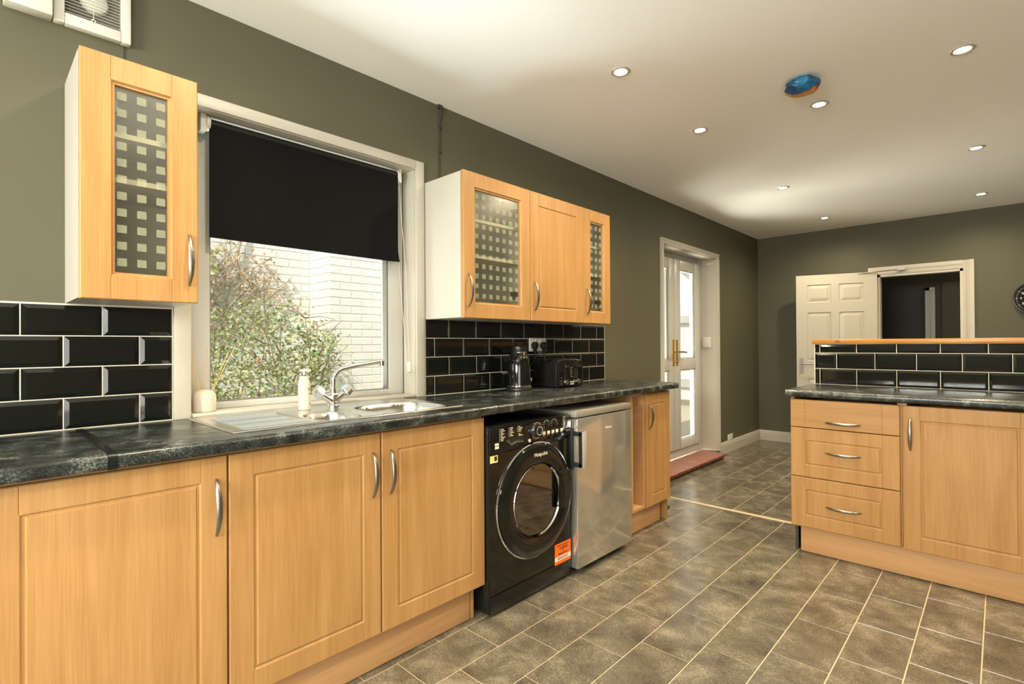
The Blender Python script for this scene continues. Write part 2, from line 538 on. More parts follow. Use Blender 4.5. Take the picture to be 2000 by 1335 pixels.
def tile_box(w, l):
    key = (round(w, 3), round(l, 3))
    if key not in cache:
        t = MB()
        e = 0.0012
        v = [(-w/2, -l/2, -0.003), (w/2, -l/2, -0.003), (w/2, l/2, -0.003), (-w/2, l/2, -0.003),
             (-w/2 + e, -l/2 + e, 0), (w/2 - e, -l/2 + e, 0), (w/2 - e, l/2 - e, 0), (-w/2 + e, l/2 - e, 0)]
        t.add(v, [(4, 5, 6, 7), (0, 1, 5, 4), (1, 2, 6, 5), (2, 3, 7, 6), (3, 0, 4, 7)])
        cache[key] = t.mesh('floor_tile', 'floor_tile')
    return cache[key]
rest = MB()
for i, c in enumerate(cells):
    w, l = c[1] - c[0] - 2 * G, c[3] - c[2] - 2 * G
    if i < 300 and seen(c) > 0:
        link('floor_tile', tile_box(w, l), floor, ((c[0] + c[1]) / 2, (c[2] + c[3]) / 2, 0))
    else:
        rest.box(c[0] + G, c[1] - G, c[2] + G, c[3] - G, -0.003, 0)
ro = rest.build('floor_tiling', 'floor_tile', floor); ro['kind'] = 'stuff'
st = MB().extrude_x([(STRIP_Y - 0.012, 0), (STRIP_Y - 0.008, 0.004), (STRIP_Y + 0.014, 0.004), (STRIP_Y + 0.018, 0)], 0.02, XR, ).build('threshold_strip', 'floor_grout')
struct(st); st.name = 'trim_4'

# ------------------------------------------------------------------ skirting and joinery
def skirt_profile(t=0.018, h=0.125):
    return [(0, 0), (t, 0), (t, h * 0.72), (t * 0.8, h * 0.80), (t * 0.8, h * 0.86), (t * 0.45, h * 0.97), (0, h)]
m = MB().extrude_y([(a, b) for a, b in skirt_profile()], FD[1] + 0.05, YB)
struct(m.build('baseboard_left', 'white_gloss'))
m = MB().extrude_x([(YB - a, b) for a, b in skirt_profile()], 0.0, BD[0] - 0.085)
struct(m.build('baseboard_back', 'white_gloss'))
m = MB().extrude_x([(YB - a, b) for a, b in skirt_profile()], BD[1] + 0.085, XR)
struct(m.build('baseboard_right', 'white_gloss'))

# window architrave, reveal and sill
y0, y1, z0, z1 = WIN
aw = 0.056
m = MB()
m.box(0, 0.016, y0 - aw, y0, z0, z1 + 0.046); m.box(0, 0.016, y1, y1 + aw - 0.004, z0, z1 + 0.046); m.box(0, 0.016, y0, y1, z1, z1 + 0.046)
struct(m.build('trim_1', 'white_gloss', bevel=0.003))
m = MB()
m.box(-0.10, 0.0005, y0 - 0.001, y0 + 0.003, z0, z1); m.box(-0.10, 0.0005, y1 - 0.003, y1 + 0.001, z0, z1); m.box(-0.10, 0.0005, y0, y1, z1 - 0.003, z1 + 0.001)
struct(m.build('trim_2', 'white_gloss'))
m = MB().box(-0.20, 0.012, y0 + 0.003, y1 - 0.003, z0 + 0.001, 0.955)
struct(m.build('trim_3', 'white_gloss', bevel=0.004))
# window frame and pane
XG = -0.115
fy0, fy1, fz0, fz1 = y0 + 0.003, y1 + 0.03, 0.955, z1 - 0.003
fw_l, fw_r, fw_b, fw_t = 0.095, 0.105, 0.028, 0.06
m = MB()
m.box(XG - 0.06, XG + 0.012, fy0, fy0 + fw_l, fz0, fz1); m.box(XG - 0.06, XG + 0.012, y1 + 0.012 - fw_r, y1 - 0.004, fz0, fz1)
m.box(XG - 0.06, XG + 0.012, fy0 + fw_l, y1 - 0.09, fz0, fz0 + fw_b); m.box(XG - 0.06, XG + 0.012, fy0 + fw_l, y1 - 0.09, fz1 - fw_t, fz1)
win = struct(m.build('window_1', 'upvc', bevel=0.004))
ya_, yb_ = fy0 + fw_l, y1 + 0.012 - fw_r
m = MB()
m.box(XG - 0.02, XG + 0.004, ya_, ya_ + 0.004, fz0 + fw_b, fz1 - fw_t); m.box(XG - 0.03, XG + 0.006, yb_ - 0.010, yb_, fz0 + fw_b, fz1 - fw_t)
m.box(XG - 0.02, XG + 0.004, ya_, yb_, fz0 + fw_b, fz0 + fw_b + 0.004)
m.build('gasket', 'grey_plastic', win)
MB().box(XG - 0.024, XG - 0.016, ya_, yb_, fz0 + fw_b, fz1 - fw_t).build('pane', 'pane', win)

# french doors: architrave, lining, frame, two leaves
y0, y1, z0, z1 = FD
m = MB()
prof = lambda s: [(0, 0), (0.016, 0), (0.020, 0.012), (0.016, 0.024), (0.022, 0.036), (0.022, 0.05), (0, 0.05)]
m.extrude_z([(a, y0 - b) for a, b in prof(1)], 0.0, z1); m.extrude_z([(a, y1 + b) for a, b in prof(1)], 0.055, z1)
m.extrude_y([(a, z1 + b) for a, b in prof(1)], y0 - 0.05, y1 + 0.05)
struct(m.build('trim_5', 'white_gloss'))
m = MB()
m.box(-0.19, 0.001, y1 - 0.006, y1 + 0.001, 0.055, z1); m.box(-0.19, 0.001, y0 - 0.001, y0 + 0.006, 0, z1); m.box(-0.19, 0.001, y0, y1, z1 - 0.006, z1 + 0.001)
struct(m.build('trim_6', 'white_gloss'))
XD = -0.15
m = MB()
m.box(XD - 0.06, XD - 0.005, y0 + 0.006, y0 + 0.075, 0.058, z1 - 0.006); m.box(XD - 0.06, XD - 0.005, y1 - 0.10, y1 - 0.006, 0.058, z1 - 0.006)
m.box(XD - 0.06, XD - 0.005, y0 + 0.075, y1 - 0.10, 0.058, 0.147); m.box(XD - 0.06, XD - 0.005, y0 + 0.075, y1 - 0.10, 2.06, z1 - 0.006)
fdoor = struct(m.build('door_1', 'upvc', bevel=0.004))
def leaf(ya, yb, handle_y, swing):
    m = MB(); t0, t1 = XD - 0.05, XD + 0.016
    sw, bt, tp = 0.125, 0.088, 0.098
    m.box(t0, t1, ya, ya + sw, 0.147, 2.06); m.box(t0, t1, yb - sw + 0.012, yb, 0.147, 2.06)
    m.box(t0, t1, ya + sw, yb - sw + 0.012, 0.147, 0.147 + bt); m.box(t0, t1, ya + sw, yb - sw + 0.012, 2.06 - tp, 2.06)
    m.box(t0, t1, ya + sw, yb - sw + 0.012, 0.945, 1.055)
    lf = m.build('leaf', 'upvc', fdoor, bevel=0.004)
    for za, zb in ((0.147 + bt, 0.945), (1.055, 2.06 - tp)):
        b = 0.012
        q = MB()
        q.box(XD - 0.02, XD + 0.008, ya + sw, ya + sw + b, za, zb); q.box(XD - 0.02, XD + 0.008, yb - sw + 0.012 - b, yb - sw + 0.012, za, zb)
        q.box(XD - 0.02, XD + 0.008, ya + sw, yb - sw + 0.012, za, za + b); q.box(XD - 0.02, XD + 0.008, ya + sw, yb - sw + 0.012, zb - b, zb)
        q.build('glazing_bead', 'upvc', lf)
        MB().box(XD - 0.016, XD - 0.008, ya + sw, yb - sw + 0.012, za, zb).build('pane', 'pane', lf)
        MB().box(XD - 0.006, XD + 0.010, yb - sw - 0.006, yb - sw - 0.0005, za + b, zb - b).build('gasket', 'grey_plastic', lf)
    h = MB().box(t1, t1 + 0.008, handle_y - 0.014, handle_y + 0.014, 0.99, 1.25)
    h.tube([(t1 + 0.006, handle_y, 1.128), (t1 + 0.045, handle_y, 1.128), (t1 + 0.05, handle_y + swing * 0.03, 1.128), (t1 + 0.05, handle_y + swing * 0.12, 1.122)], 0.008)
    h.lathe((t1 + 0.006, handle_y, 1.03), [(0.011, 0), (0.011, 0.014), (0.007, 0.02)], 'x', 16)
    h.build('handle', 'brass', lf, smooth=True)
leaf(y0 + 0.08, 4.838, 4.80, -1)
leaf(4.842, y1 - 0.105, 4.875, 1)

# red quarry-tile step
stp = thing('door_step', 'worn red quarry tile step below the white french doors', 'step', (0.05, 4.8, 0))
MB().box(0.001, 0.10, 4.10, 5.46, 0.0, 0.028).build('riser', 'quarry_red', stp, bevel=0.003)
for k in range(6):
    ya = 4.10 + k * 0.23
    tr_ = MB().box(-0.15 if ya > 4.3 and ya + 0.23 < 5.54 else 0.001, 0.125, max(ya, 4.10) + 0.0008, min(ya + 0.229, 5.475), 0.030, 0.056)
    tr_.mi[3] = tr_.mi[4] = 1
    tr_.build('tread_tile', ['quarry_red_worn', 'quarry_red'], stp, bevel=0.006)
# light switch on the door reveal, socket and door bracket
sw = thing('light_switch', 'white light switch on the french door reveal', 'switch', (-0.09, y1 - 0.006, 1.22))
MB().box(-0.135, -0.045, y1 - 0.030, y1 - 0.0065, 1.165, 1.28).build('back_box', 'white_plastic', sw, bevel=0.003)
MB().box(-0.13, -0.05, y1 - 0.036, y1 - 0.030, 1.175, 1.27).build('plate', 'white_plastic', sw, bevel=0.002)
MB().box(-0.097, -0.083, y1 - 0.040, y1 - 0.036, 1.208, 1.234).build('rocker', 'white_plastic', sw, bevel=0.001)
bk = MB().box(-0.10, -0.02, y1 - 0.02, y1 - 0.0065, 2.06, 2.085).lathe((-0.06, y1 - 0.0205, 2.072), [(0.006, 0), (0.006, 0.003)], 'y', 10)
tag(bk.build('reveal_bracket', 'white_plastic'), 'small white bracket high on the french door reveal', 'bracket')
so = thing('wall_socket', 'small white wall socket low on the dark wall near the far corner', 'socket', (0, 5.89, 0.15))
MB().box(0.0005, 0.010, 5.825, 5.96, 0.105, 0.192).build('plate', 'white_plastic', so, bevel=0.002)
MB().box(0.010, 0.013, 5.91, 5.925, 0.14, 0.16).build('switch', 'white_plastic', so)

# ------------------------------------------------------------------ far doorway, door and hall
m = MB()
pf = [(0, 0), (0.010, 0), (0.013, 0.02), (0.010, 0.028), (0.016, 0.05), (0.018, 0.082), (0, 0.082)]
m.extrude_z([(BD[0] - b, YB - a) for a, b in pf], 0, BD[3] + 0.082); m.extrude_z([(BD[1] + b, YB - a) for a, b in pf], 0, BD[3] + 0.082)
m.extrude_x([(YB - a, BD[3] + b) for a, b in pf], BD[0], BD[1])
m.box(BD[0] - 0.001, BD[0] + 0.025, YB - 0.002, YB + 0.1, 0, BD[3]); m.box(BD[1] - 0.025, BD[1] + 0.001, YB - 0.002, YB + 0.1, 0, BD[3])
m.box(BD[0], BD[1], YB - 0.002, YB + 0.1, BD[3] - 0.025, BD[3] + 0.001)
struct(m.build('trim_7', 'white_gloss'))
# six-panel door, hinged on the left of the doorway and folded back towards the wall
dw, dh, dt = 0.775, 1.975, 0.035
def six_panel():
    m = MB()
    us = [0.0, 0.11, 0.345, 0.42, 0.655, dw]
    vs_ = [0.0, 0.20, 0.80, 1.00, 1.55, 1.665, 1.865, dh]
    rects = [(us[1], us[2], vs_[1], vs_[2]), (us[3], us[4], vs_[1], vs_[2]), (us[1], us[2], vs_[3], vs_[4]), (us[3], us[4], vs_[3], vs_[4]), (us[1], us[2], vs_[5], vs_[6]), (us[3], us[4], vs_[5], vs_[6])]
    def breaks(bs):
        out = set([bs[0], bs[-1]])
        for b in bs[1:-1]:
            for d in (-0.05, -0.045, -0.012, -0.006, 0, 0.006, 0.012, 0.045, 0.05): out.add(round(b + d, 5))
        return sorted(out)
    U, V = breaks(us), breaks(vs_)
    def dep(u, v):
        for a, b, c, d in rects:
            e = min(u - a, b - u, v - c, d - v)
            if e > 1e-6:
                if e < 0.013: return -0.009
                if e < 0.044: return -0.008 + 0.007 * (e - 0.012) / 0.033
                return -0.001
        return 0.0
    nu, nv = len(U), len(V)
    v = [(u, -(dt + dep(u, w)), w) for w in V for u in U] + [(u, 0.0, w) for w in V for u in U]
    f = []
    for j in range(nv - 1):
        for i in range(nu - 1):
            a = j * nu + i
            f.append((a, a + 1, a + nu + 1, a + nu)); b = a + nu * nv
            f.append((b, b + nu, b + nu + 1, b + 1))
    N = nu * nv
    for i in range(nu - 1):
        f.append((i, N + i, N + i + 1, i + 1)); a = (nv - 1) * nu + i; f.append((a, a + 1, N + a + 1, N + a))
    for j in range(nv - 1):
        a = j * nu; f.append((a, a + nu, N + a + nu, N + a)); a = j * nu + nu - 1; f.append((a, N + a, N + a + nu, a + nu))
    m.add(v, f)
    return m
hinge = Vector((BD[0] - 0.005, YB - 0.024, 0.006))
ang = math.radians(18.0)
dm = six_panel().mesh('door_leaf', 'white_gloss')
# local u runs from the free edge (0) to the hinge (dw)
Mx = Matrix.Translation(hinge) @ Matrix.Rotation(ang, 4, 'Z') @ Matrix.Translation((-dw, 0, 0))
dm.transform(Mx)
door = struct(link('door_2', dm), 'white six-panel door folded open against the far wall')
h = MB().box(0.028, 0.068, -dt - 0.006, -dt, 0.86, 1.03)
h.tube([(0.048, -dt - 0.004, 0.965), (0.048, -dt - 0.045, 0.965), (0.075, -dt - 0.05, 0.965), (0.16, -dt - 0.05, 0.965)], 0.008)
hm = h.mesh('handle', 'handle_metal', smooth=True); hm.transform(Mx); link('handle', hm, door)
cl = MB().box(BD[0] + 0.17, BD[0] + 0.25, YB - 0.045, YB - 0.019, BD[3] + 0.03, BD[3] + 0.052)
cl.tube([(BD[0] + 0.2, YB - 0.04, BD[3] + 0.04), (BD[0] - 0.22, YB - 0.12, BD[3] + 0.012)], 0.004, 6)
tag(cl.build('door_closer', 'handle_metal'), 'small metal door closer arm on top of the far door frame', 'door closer')
# hall
m = MB()
m.box(0.5, 2.6, 8.8, 8.9, 0, 2.6); m.box(0.4, 0.5, YB + 0.1, 8.9, 0, 2.6); m.box(2.6, 2.7, YB + 0.1, 8.9, 0, 2.6); m.box(0.4, 2.7, YB + 0.1, 8.9, 2.5, 2.6); m.box(0.4, 2.7, YB + 0.1, 8.9, -0.06, 0)
struct(m.build('wall_hall', 'hall_paint'))
hl = bpy.data.lights.new('added_hall_fill', 'POINT'); hl.energy = 9; hl.color = DOWNLIGHT_COL; hl.shadow_soft_size = 0.06  # unseen lamp added to brighten the dark hall
hlo = bpy.data.objects.new('added_hall_fill', hl); C.objects.link(hlo); hlo.location = (2.2, 7.5, 2.4)
m = MB().box(1.50, 1.545, 8.70, 8.80, 0, 1.93).box(1.545, 1.565, 8.74, 8.80, 0, 1.93).box(1.565, 1.60, 8.72, 8.80, 0, 1.90).box(1.50, 1.60, 8.70, 8.80, 1.89, 1.93)
struct(m.build('door_3', 'white_gloss'))
MB().box(1.67, 2.4, 8.76, 8.80, 0, 1.99).build('door_panel', 'wall_paint', bpy.data.objects['door_3'])

# ------------------------------------------------------------------ wall tiles
tcache = {}
def metro(w, h):
    key = (round(w, 3), round(h, 3))
    if key in tcache: return tcache[key]
    bz, t0, t1 = min(0.013, w * 0.3), 0.004, 0.0085
    m = MB()
    R = lambda e, n: [(n, -w/2 + e, -h/2 + e), (n, w/2 - e, -h/2 + e), (n, w/2 - e, h/2 - e), (n, -w/2 + e, h/2 - e)]
    m.add(R(0, 0) + R(0, t0) + R(bz, t1), [(0, 1, 5, 4), (1, 2, 6, 5), (2, 3, 7, 6), (3, 0, 4, 7), (4, 5, 9, 8), (5, 6, 10, 9), (6, 7, 11, 10), (7, 4, 8, 11), (8, 9, 10, 11), (3, 2, 1, 0)])
    tcache[key] = m.mesh('wall_tile', 'black_tile')
    return tcache[key]
PITCH = 0.1020
J = 0.0018
def tile_field(parent, spans, z0, heights, place, rotz=0.0):
    """spans[k]: joint positions of row k"""
    z = z0
    for k, hts in enumerate(heights):
        js = spans[k]
        for a, b in zip(js[:-1], js[1:]):
            if b - a < 0.012: continue
            link('wall_tile', metro(b - a - 2 * J, hts - 2 * J), parent, place((a + b) / 2, z + hts / 2), rotz)
        z += hts
LZ = [PITCH] * 4
ev = [-0.60, -0.405, -0.20, 0.003, 0.209, 0.414, 0.5145]
od = [-0.503, -0.30, -0.097, 0.107, 0.310, 0.5145]
MB().box(0.0, 0.0045, -0.6, 0.5165, WT, WT + 4 * PITCH + 0.006).build('grout', 'grout', wall_left)
tile_field(wall_left, [ev, od, ev, od], WT + 0.002, LZ, lambda u, v: (0.0015, u, v))
od = [1.668, 1.828, 2.033, 2.238, 2.446, 2.652, 2.857, 3.062, 3.265, 3.371]
ev = [1.668, 1.727, 1.935, 2.140, 2.345, 2.550, 2.756, 2.961, 3.165, 3.371]
MB().box(0.0, 0.0045, 1.6665, 3.3745, WT, WT + 4 * PITCH + 0.001).build('grout', 'grout', wall_left)
tile_field(wall_left, [ev, od, ev, od], WT + 0.002, LZ, lambda u, v: (0.0015, u, v))

# ------------------------------------------------------------------ cabinet fronts
def front_mesh(w, h, t=0.02, s=0.068, r=0.068, kind='panel', frame='X', origin=(0, 0, 0), material='beech', deep=0.004):
    """kind: panel | glass | plain ; frame 'X': looks to +X, u along +Y ; 'Y': looks to -Y, u along +X"""
    def br(L, e):
        b = [0, 0.003, e - 0.0016, e, e + 0.0016, e + 0.005, e + 0.010, e + 0.014]
        return sorted(set(round(x, 5) for x in b + [L - x for x in b]))
    U, V = br(w, s), br(h, r)
    def dep(u, v):
        if min(u, w - u, v, h - v) < 1e-6: return -0.0028
        e = min(u - s, w - s - u, v - r, h - r - v)
        if kind == 'panel' and e > 0.0045 and e < 0.0105: return -deep
        if kind == 'panel' and e > 0.001 and e < 0.0045: return -0.0006
        if kind == 'glass' and 0 <= e < 0.012: return -0.007 * min(1, e / 0.005)
        on = min(abs(u - s), abs(w - s - u)) < 1e-5
        rail = v <= r + 1e-5 or v >= h - r - 1e-5
        if on and (rail or kind == 'plain'): return -0.0016
        return 0.0
    hole = kind == 'glass'
    nu, nv = len(U), len(V)
    def inside(u, v): return s + 0.009 < u < w - s - 0.009 and r + 0.009 < v < h - r - 0.009
    ox, oy, oz = origin
    P = (lambda u, v, n: (ox + n, oy + u, oz + v)) if frame == 'X' else (lambda u, v, n: (ox + u, oy - n, oz + v))
    verts = [P(u, v, t + dep(u, v)) for v in V for u in U] + [P(u, v, 0) for v in V for u in U]
    N = nu * nv; faces = []; keep = {}
    for j in range(nv - 1):
        for i in range(nu - 1):
            keep[i, j] = not (hole and inside((U[i] + U[i + 1]) / 2, (V[j] + V[j + 1]) / 2))
    for (i, j), k in keep.items():
        if not k: continue
        a = j * nu + i
        faces.append((a, a + 1, a + nu + 1, a + nu)); faces.append((N + a, N + a + nu, N + a + nu + 1, N + a + 1))
        for di, dj, p, q in ((-1, 0, a, a + nu), (1, 0, a + 1, a + nu + 1), (0, -1, a, a + 1), (0, 1, a + nu, a + nu + 1)):
            if not keep.get((i + di, j + dj), False): faces.append((p, q, N + q, N + p))
    m = MB().add(verts, faces)
    return m
def front(parent, name, w, h, origin, frame='X', kind='panel', material='beech', **kw):
    return front_mesh(w, h, origin=origin, frame=frame, kind=kind, **kw).build(name, material, parent, smooth=True, angle=20)

def handle_meshes():
    L, B = 0.166, 0.030
    m = MB(); n = 18; v, f = [], []
    for i in range(n + 1):
        t = i / n; a = (t - 0.5) * 2
        out = B * (1 - a * a) ** 0.75 + 0.001 if abs(a) < 1 else 0.001
        wd = 0.0085 * (1 - 0.62 * abs(a) ** 2.2)
        th = 0.0045
        x, z = out, (t - 0.5) * L
        for (dx, dy) in ((-th, -wd * 0.8), (-th, wd * 0.8), (th * 0.3, wd), (th, wd * 0.55), (th, -wd * 0.55), (th * 0.3, -wd)):
            v.append((max(0.0, x + dx), dy, z))
    k = 6
    for i in range(n):
        for j in range(k):
            jj = (j + 1) % k
            f.append((i * k + j, i * k + jj, (i + 1) * k + jj, (i + 1) * k + j))
    f.append(tuple(range(k))); f.append(tuple(n * k + j for j in range(k))[::-1])
    m.add(v, f)
    hm = m.mesh('handle', 'handle_metal', smooth=True, angle=50)
    d = MB()
    for i in range(11):
        a = (i - 5) / 5 * 0.34
        x = B * (1 - a * a) ** 0.75 + 0.001 + 0.0046
        z = a * L / 2
        for j in (-1, 0, 1):
            y = j * 0.0040
            d.box(x - 0.001, x + 0.0003, y - 0.0011, y + 0.0011, z - 0.0011, z + 0.0011)
    return hm, d.mesh('dimples', 'handle_dimple')
HM, HD = handle_meshes()
def put_handle(door, loc, orient='XV'):
    o = bpy.data.objects.new('handle', HM); C.objects.link(o); o.parent = door
    if orient == 'XV': R = Matrix.Identity(4)
    elif orient == 'YV': R = Matrix.Rotation(-math.pi / 2, 4, 'Z')
    else: R = Matrix.Rotation(-math.pi / 2, 4, 'Z') @ Matrix.Rotation(math.pi / 2, 4, 'X')
    o.matrix_local = Matrix.Translation(loc) @ R
    o['label'] = 'bowed brushed metal handle with rows of dimples'
    return o
# the dimples are a second material on the same mesh so that a handle stays one part
bm_ = bmesh.new(); bm_.from_mesh(HM); k0 = len(bm_.faces); bm_.from_mesh(HD)
bm_.faces.ensure_lookup_table()
for f_ in bm_.faces[k0:]: f_.material_index = 1
bm_.to_mesh(HM); bm_.free(); HM.materials.append(MATS['handle_dimple'])

XF = 0.56            # front face of the base doors on the left run
GRP = 'beech base cabinets under the long worktop'
def carcass(parent, y0, y1, z0, z1, x1, x0=0.02, open_front=False):
    t = 0.018
    m = MB().box(x0, x1, y0, y0 + t, z0, z1).box(x0, x1, y1 - t, y1, z0, z1).box(x0, x1, y0 + t, y1 - t, z0, z0 + t).box(x0, x0 + 0.008, y0 + t, y1 - t, z0 + t, z1)
    m.box(x1 - 0.08, x1, y0 + t, y1 - t, z1 - t, z1)
    return m
ZD0, ZD1 = 0.150, 0.888
c = thing('base_cabinet', 'beech base cabinet with one door left of the sink, below the worktop joint strip', 'cabinet', (0.28, 0.27, 0.14), GRP)
carcass(c, 0.006, 0.525, 0.145, 0.897, XF - 0.021).build('carcass', 'beech_pale', c)
d = front(c, 'door', 0.514, ZD1 - ZD0, (XF - 0.02, 0.010, ZD0)); put_handle(d, (XF, 0.494, 0.741))
c = thing('base_cabinet', 'wide beech double-door cabinet directly under the steel sink', 'cabinet', (0.28, 1.04, 0.14), GRP)
carcass(c, 0.527, 1.570, 0.145, 0.897, XF - 0.021).build('carcass', 'beech_pale', c)
d = front(c, 'door', 0.514, ZD1 - ZD0, (XF - 0.02, 0.529, ZD0)); put_handle(d, (XF, 1.010, 0.738))
d = front(c, 'door', 0.520, ZD1 - ZD0, (XF - 0.02, 1.049, ZD0)); put_handle(d, (XF, 1.084, 0.737))
# cabinet further left, out of frame but for its edge: it carries the worktop
c = thing('base_cabinet', 'beech base cabinet cut off by the left edge of the photo', 'cabinet', (0.28, -0.25, 0.14), GRP)
carcass(c, -0.51, 0.004, 0.145, 0.897, XF - 0.021).build('carcass', 'beech_pale', c)
d = front(c, 'door', 0.510, ZD1 - ZD0, (XF - 0.02, -0.507, ZD0)); put_handle(d, (XF, -0.475, 0.741))
pl = MB().box(0.498, 0.516, -0.50, 1.515, 0.004, 0.148)
tag(pl.build('plinth_board', 'beech_pale', bevel=0.001), 'long beech plinth under the sink cabinets, ending beside the black washing machine', 'plinth')
pe = MB().box(0.45, 0.515, 1.522, 1.540, 0.002, 0.146)
tag(pe.build('plinth_return', 'beech'), 'narrow beech plinth end upright beside the black washing machine', 'plinth')

# end unit: open bay and a narrow door
c = thing('end_cabinet', 'narrow beech end cabinet with an open bay beside the silver fridge', 'cabinet', (0.28, 3.1, 0.14))
t = 0.018
m = MB().box(0.02, 0.54, 2.852, 2.870, 0.145, 0.897).box(0.02, 0.54, 3.000, 3.018, 0.145, 0.897).box(0.02, 0.54, 3.315, 3.333, 0.145, 0.897)
m.box(0.02, 0.54, 2.870, 3.000, 0.145, 0.163).box(0.02, 0.54, 3.018, 3.315, 0.145, 0.163).box(0.02, 0.028, 2.870, 3.315, 0.163, 0.897)
m.box(0.02, 0.54, 2.870, 3.315, 0.880, 0.897)
m.build('carcass', 'beech_pale', c)
d = front(c, 'door', 0.318, ZD1 - ZD0 - 0.002, (XF - 0.02, 3.012, ZD0 + 0.001)); put_handle(d, (XF, 3.040, 0.739))
MB().box(0.50, 0.516, 2.74, 3.26, 0.004, 0.144).build('plinth', 'beech_pale', c, bevel=0.001)
MB().box(0.44, 0.535, 3.315, 3.333, 0.002, 0.145).build('side_plinth', 'beech', c)
dsp = MB().lathe((0.53, 3.334, 0.075), [(0.012, 0), (0.016, 0.006), (0.016, 0.012), (0.008, 0.018)], 'y', 16)
dsp.build('door_stop', 'dark_grey', c, smooth=True)

# ------------------------------------------------------------------ worktops
def wt_prof(x0, x1, z1, th=0.040, r=0.012):
    p = [(x0, z1 - th), (x1 - r, z1 - th)]
    for k in range(5): a = -math.pi / 2 + k * math.pi / 8; p.append((x1 - r + r * math.cos(a), z1 - th + r + r * math.sin(a)))
    for k in range(5): a = k * math.pi / 8; p.append((x1 - r * 1.2 + r * 1.2 * math.cos(a), z1 - r * 1.2 + r * 1.2 * math.sin(a)))
    p.append((x0, z1))
    return p
XW = 0.598
m = MB().extrude_y(wt_prof(0.010, XW, WT), -0.60, 0.238)
tag(m.build('worktop', 'worktop', smooth=True), 'dark mottled worktop section at far left, before the joint strip', 'worktop')
SK = (0.022, 0.497, 0.556, 1.505)
m = MB()
m.extrude_y(wt_prof(0.010, XW, WT), 0.258, SK[2] + 0.012)
m.extrude_y(wt_prof(SK[1] - 0.012, XW, WT), SK[2] + 0.012, SK[3] - 0.012)
m.box(0.002, SK[0] + 0.012, SK[2] + 0.012, SK[3] - 0.012, WT - 0.04, WT)
m.extrude_y(wt_prof(0.010, XW, WT), SK[3] - 0.012, 3.395)
tag(m.build('worktop', 'worktop', smooth=True), 'long dark mottled worktop holding the steel sink, kettle and toaster', 'worktop')
m = MB().extrude_y(wt_prof(0.012, XW + 0.002, WT + 0.0015, 0.043), 0.2385, 0.2575)
tag(m.build('worktop_joint_strip', 'joint_strip', smooth=True), 'narrow black joint strip across the worktop left of the sink', 'joint strip')

# ------------------------------------------------------------------ wall cabinets
def wall_cabinet(label, y0, y1, z0, z1, doors, shelves, group, splits=()):
    c = thing('wall_cabinet', label, 'cabinet', (0.15, (y0 + y1) / 2, z0), group)
    t = 0.016; x1 = 0.298
    m = MB().box(0.002, x1, y0, y0 + t, z0, z1).box(0.002, x1, y1 - t, y1, z0, z1).box(0.002, x1, y0 + t, y1 - t, z0, z0 + t).box(0.002, x1, y0 + t, y1 - t, z1 - t, z1)
    m.box(0.002, 0.008, y0 + t, y1 - t, z0 + t, z1 - t)
    for ys in splits: m.box(0.008, x1, ys - t, ys + t, z0 + t, z1 - t)
    m.build('carcass', 'white_melamine', c)
    edges = [y0 + t] + [v for ys in splits for v in (ys - t, ys + t)] + [y1 - t]
    for a, b in zip(edges[::2], edges[1::2]):
        for zs in shelves:
            MB().box(0.010, 0.275, a + 0.001, b - 0.001, zs - 0.016, zs).build('shelf', 'white_melamine', c)
    for ya, yb, kind, side, cols in doors:
        w, h = yb - ya, z1 - z0 + 0.006
        d = front(c, 'door', w, h, (0.3005, ya, z0 - 0.003), kind=kind, s=0.072, r=0.072)
        hy = ya + 0.030 if side == 'L' else yb - 0.026
        put_handle(d, (0.3205, hy, z0 + 0.135))
        if kind == 'glass':
            ga, gb, gz0, gz1 = ya + 0.078, yb - 0.078, z0 + 0.075, z1 - 0.075
            MB().box(0.303, 0.307, ga, gb, gz0, gz1).build('pane', 'cabinet_pane', d)
            nr = 11
            if 'sq' not in cache: cache['sq'] = MB().box(0, 0.0006, -0.0118, 0.0118, -0.0118, 0.0118).mesh('frosted_square', 'frosted')
            for i in range(nr):
                zc = gz1 - 0.032 - i * (gz1 - gz0 - 0.068) / (nr - 1)
                for k in range(cols):
                    yc = (ga + gb) / 2 + (k - (cols - 1) / 2) * 0.0495
                    link('frosted_square', cache['sq'], d, (0.3072, yc, zc))
            hs = 1 if side == 'L' else -1
            for zz in (gz0 + 0.06, gz1 - 0.06):
                hy2 = gb + 0.004 if side == 'L' else ga - 0.004
                MB().box(0.255, 0.300, hy2 - 0.018, hy2 + 0.018, zz - 0.02, zz + 0.02).build('hinge', 'dark_grey', d)
    return c
wall_cabinet('single beech wall cabinet with one patterned glass door at upper left', 0.214, 0.514, 1.354, 2.072,
             [(0.215, 0.514, 'glass', 'R', 3)], (1.866, 1.728), 'beech wall cabinets')
wall_cabinet('triple beech wall cabinet with two patterned glass doors right of the window', 1.664, 2.968, 1.347, 2.070,
             [(1.664, 2.157, 'glass', 'L', 7), (2.160, 2.663, 'panel', 'L', 0), (2.666, 2.968, 'glass', 'L', 3)], (1.858, 1.672), 'beech wall cabinets', (2.1585, 2.6645))

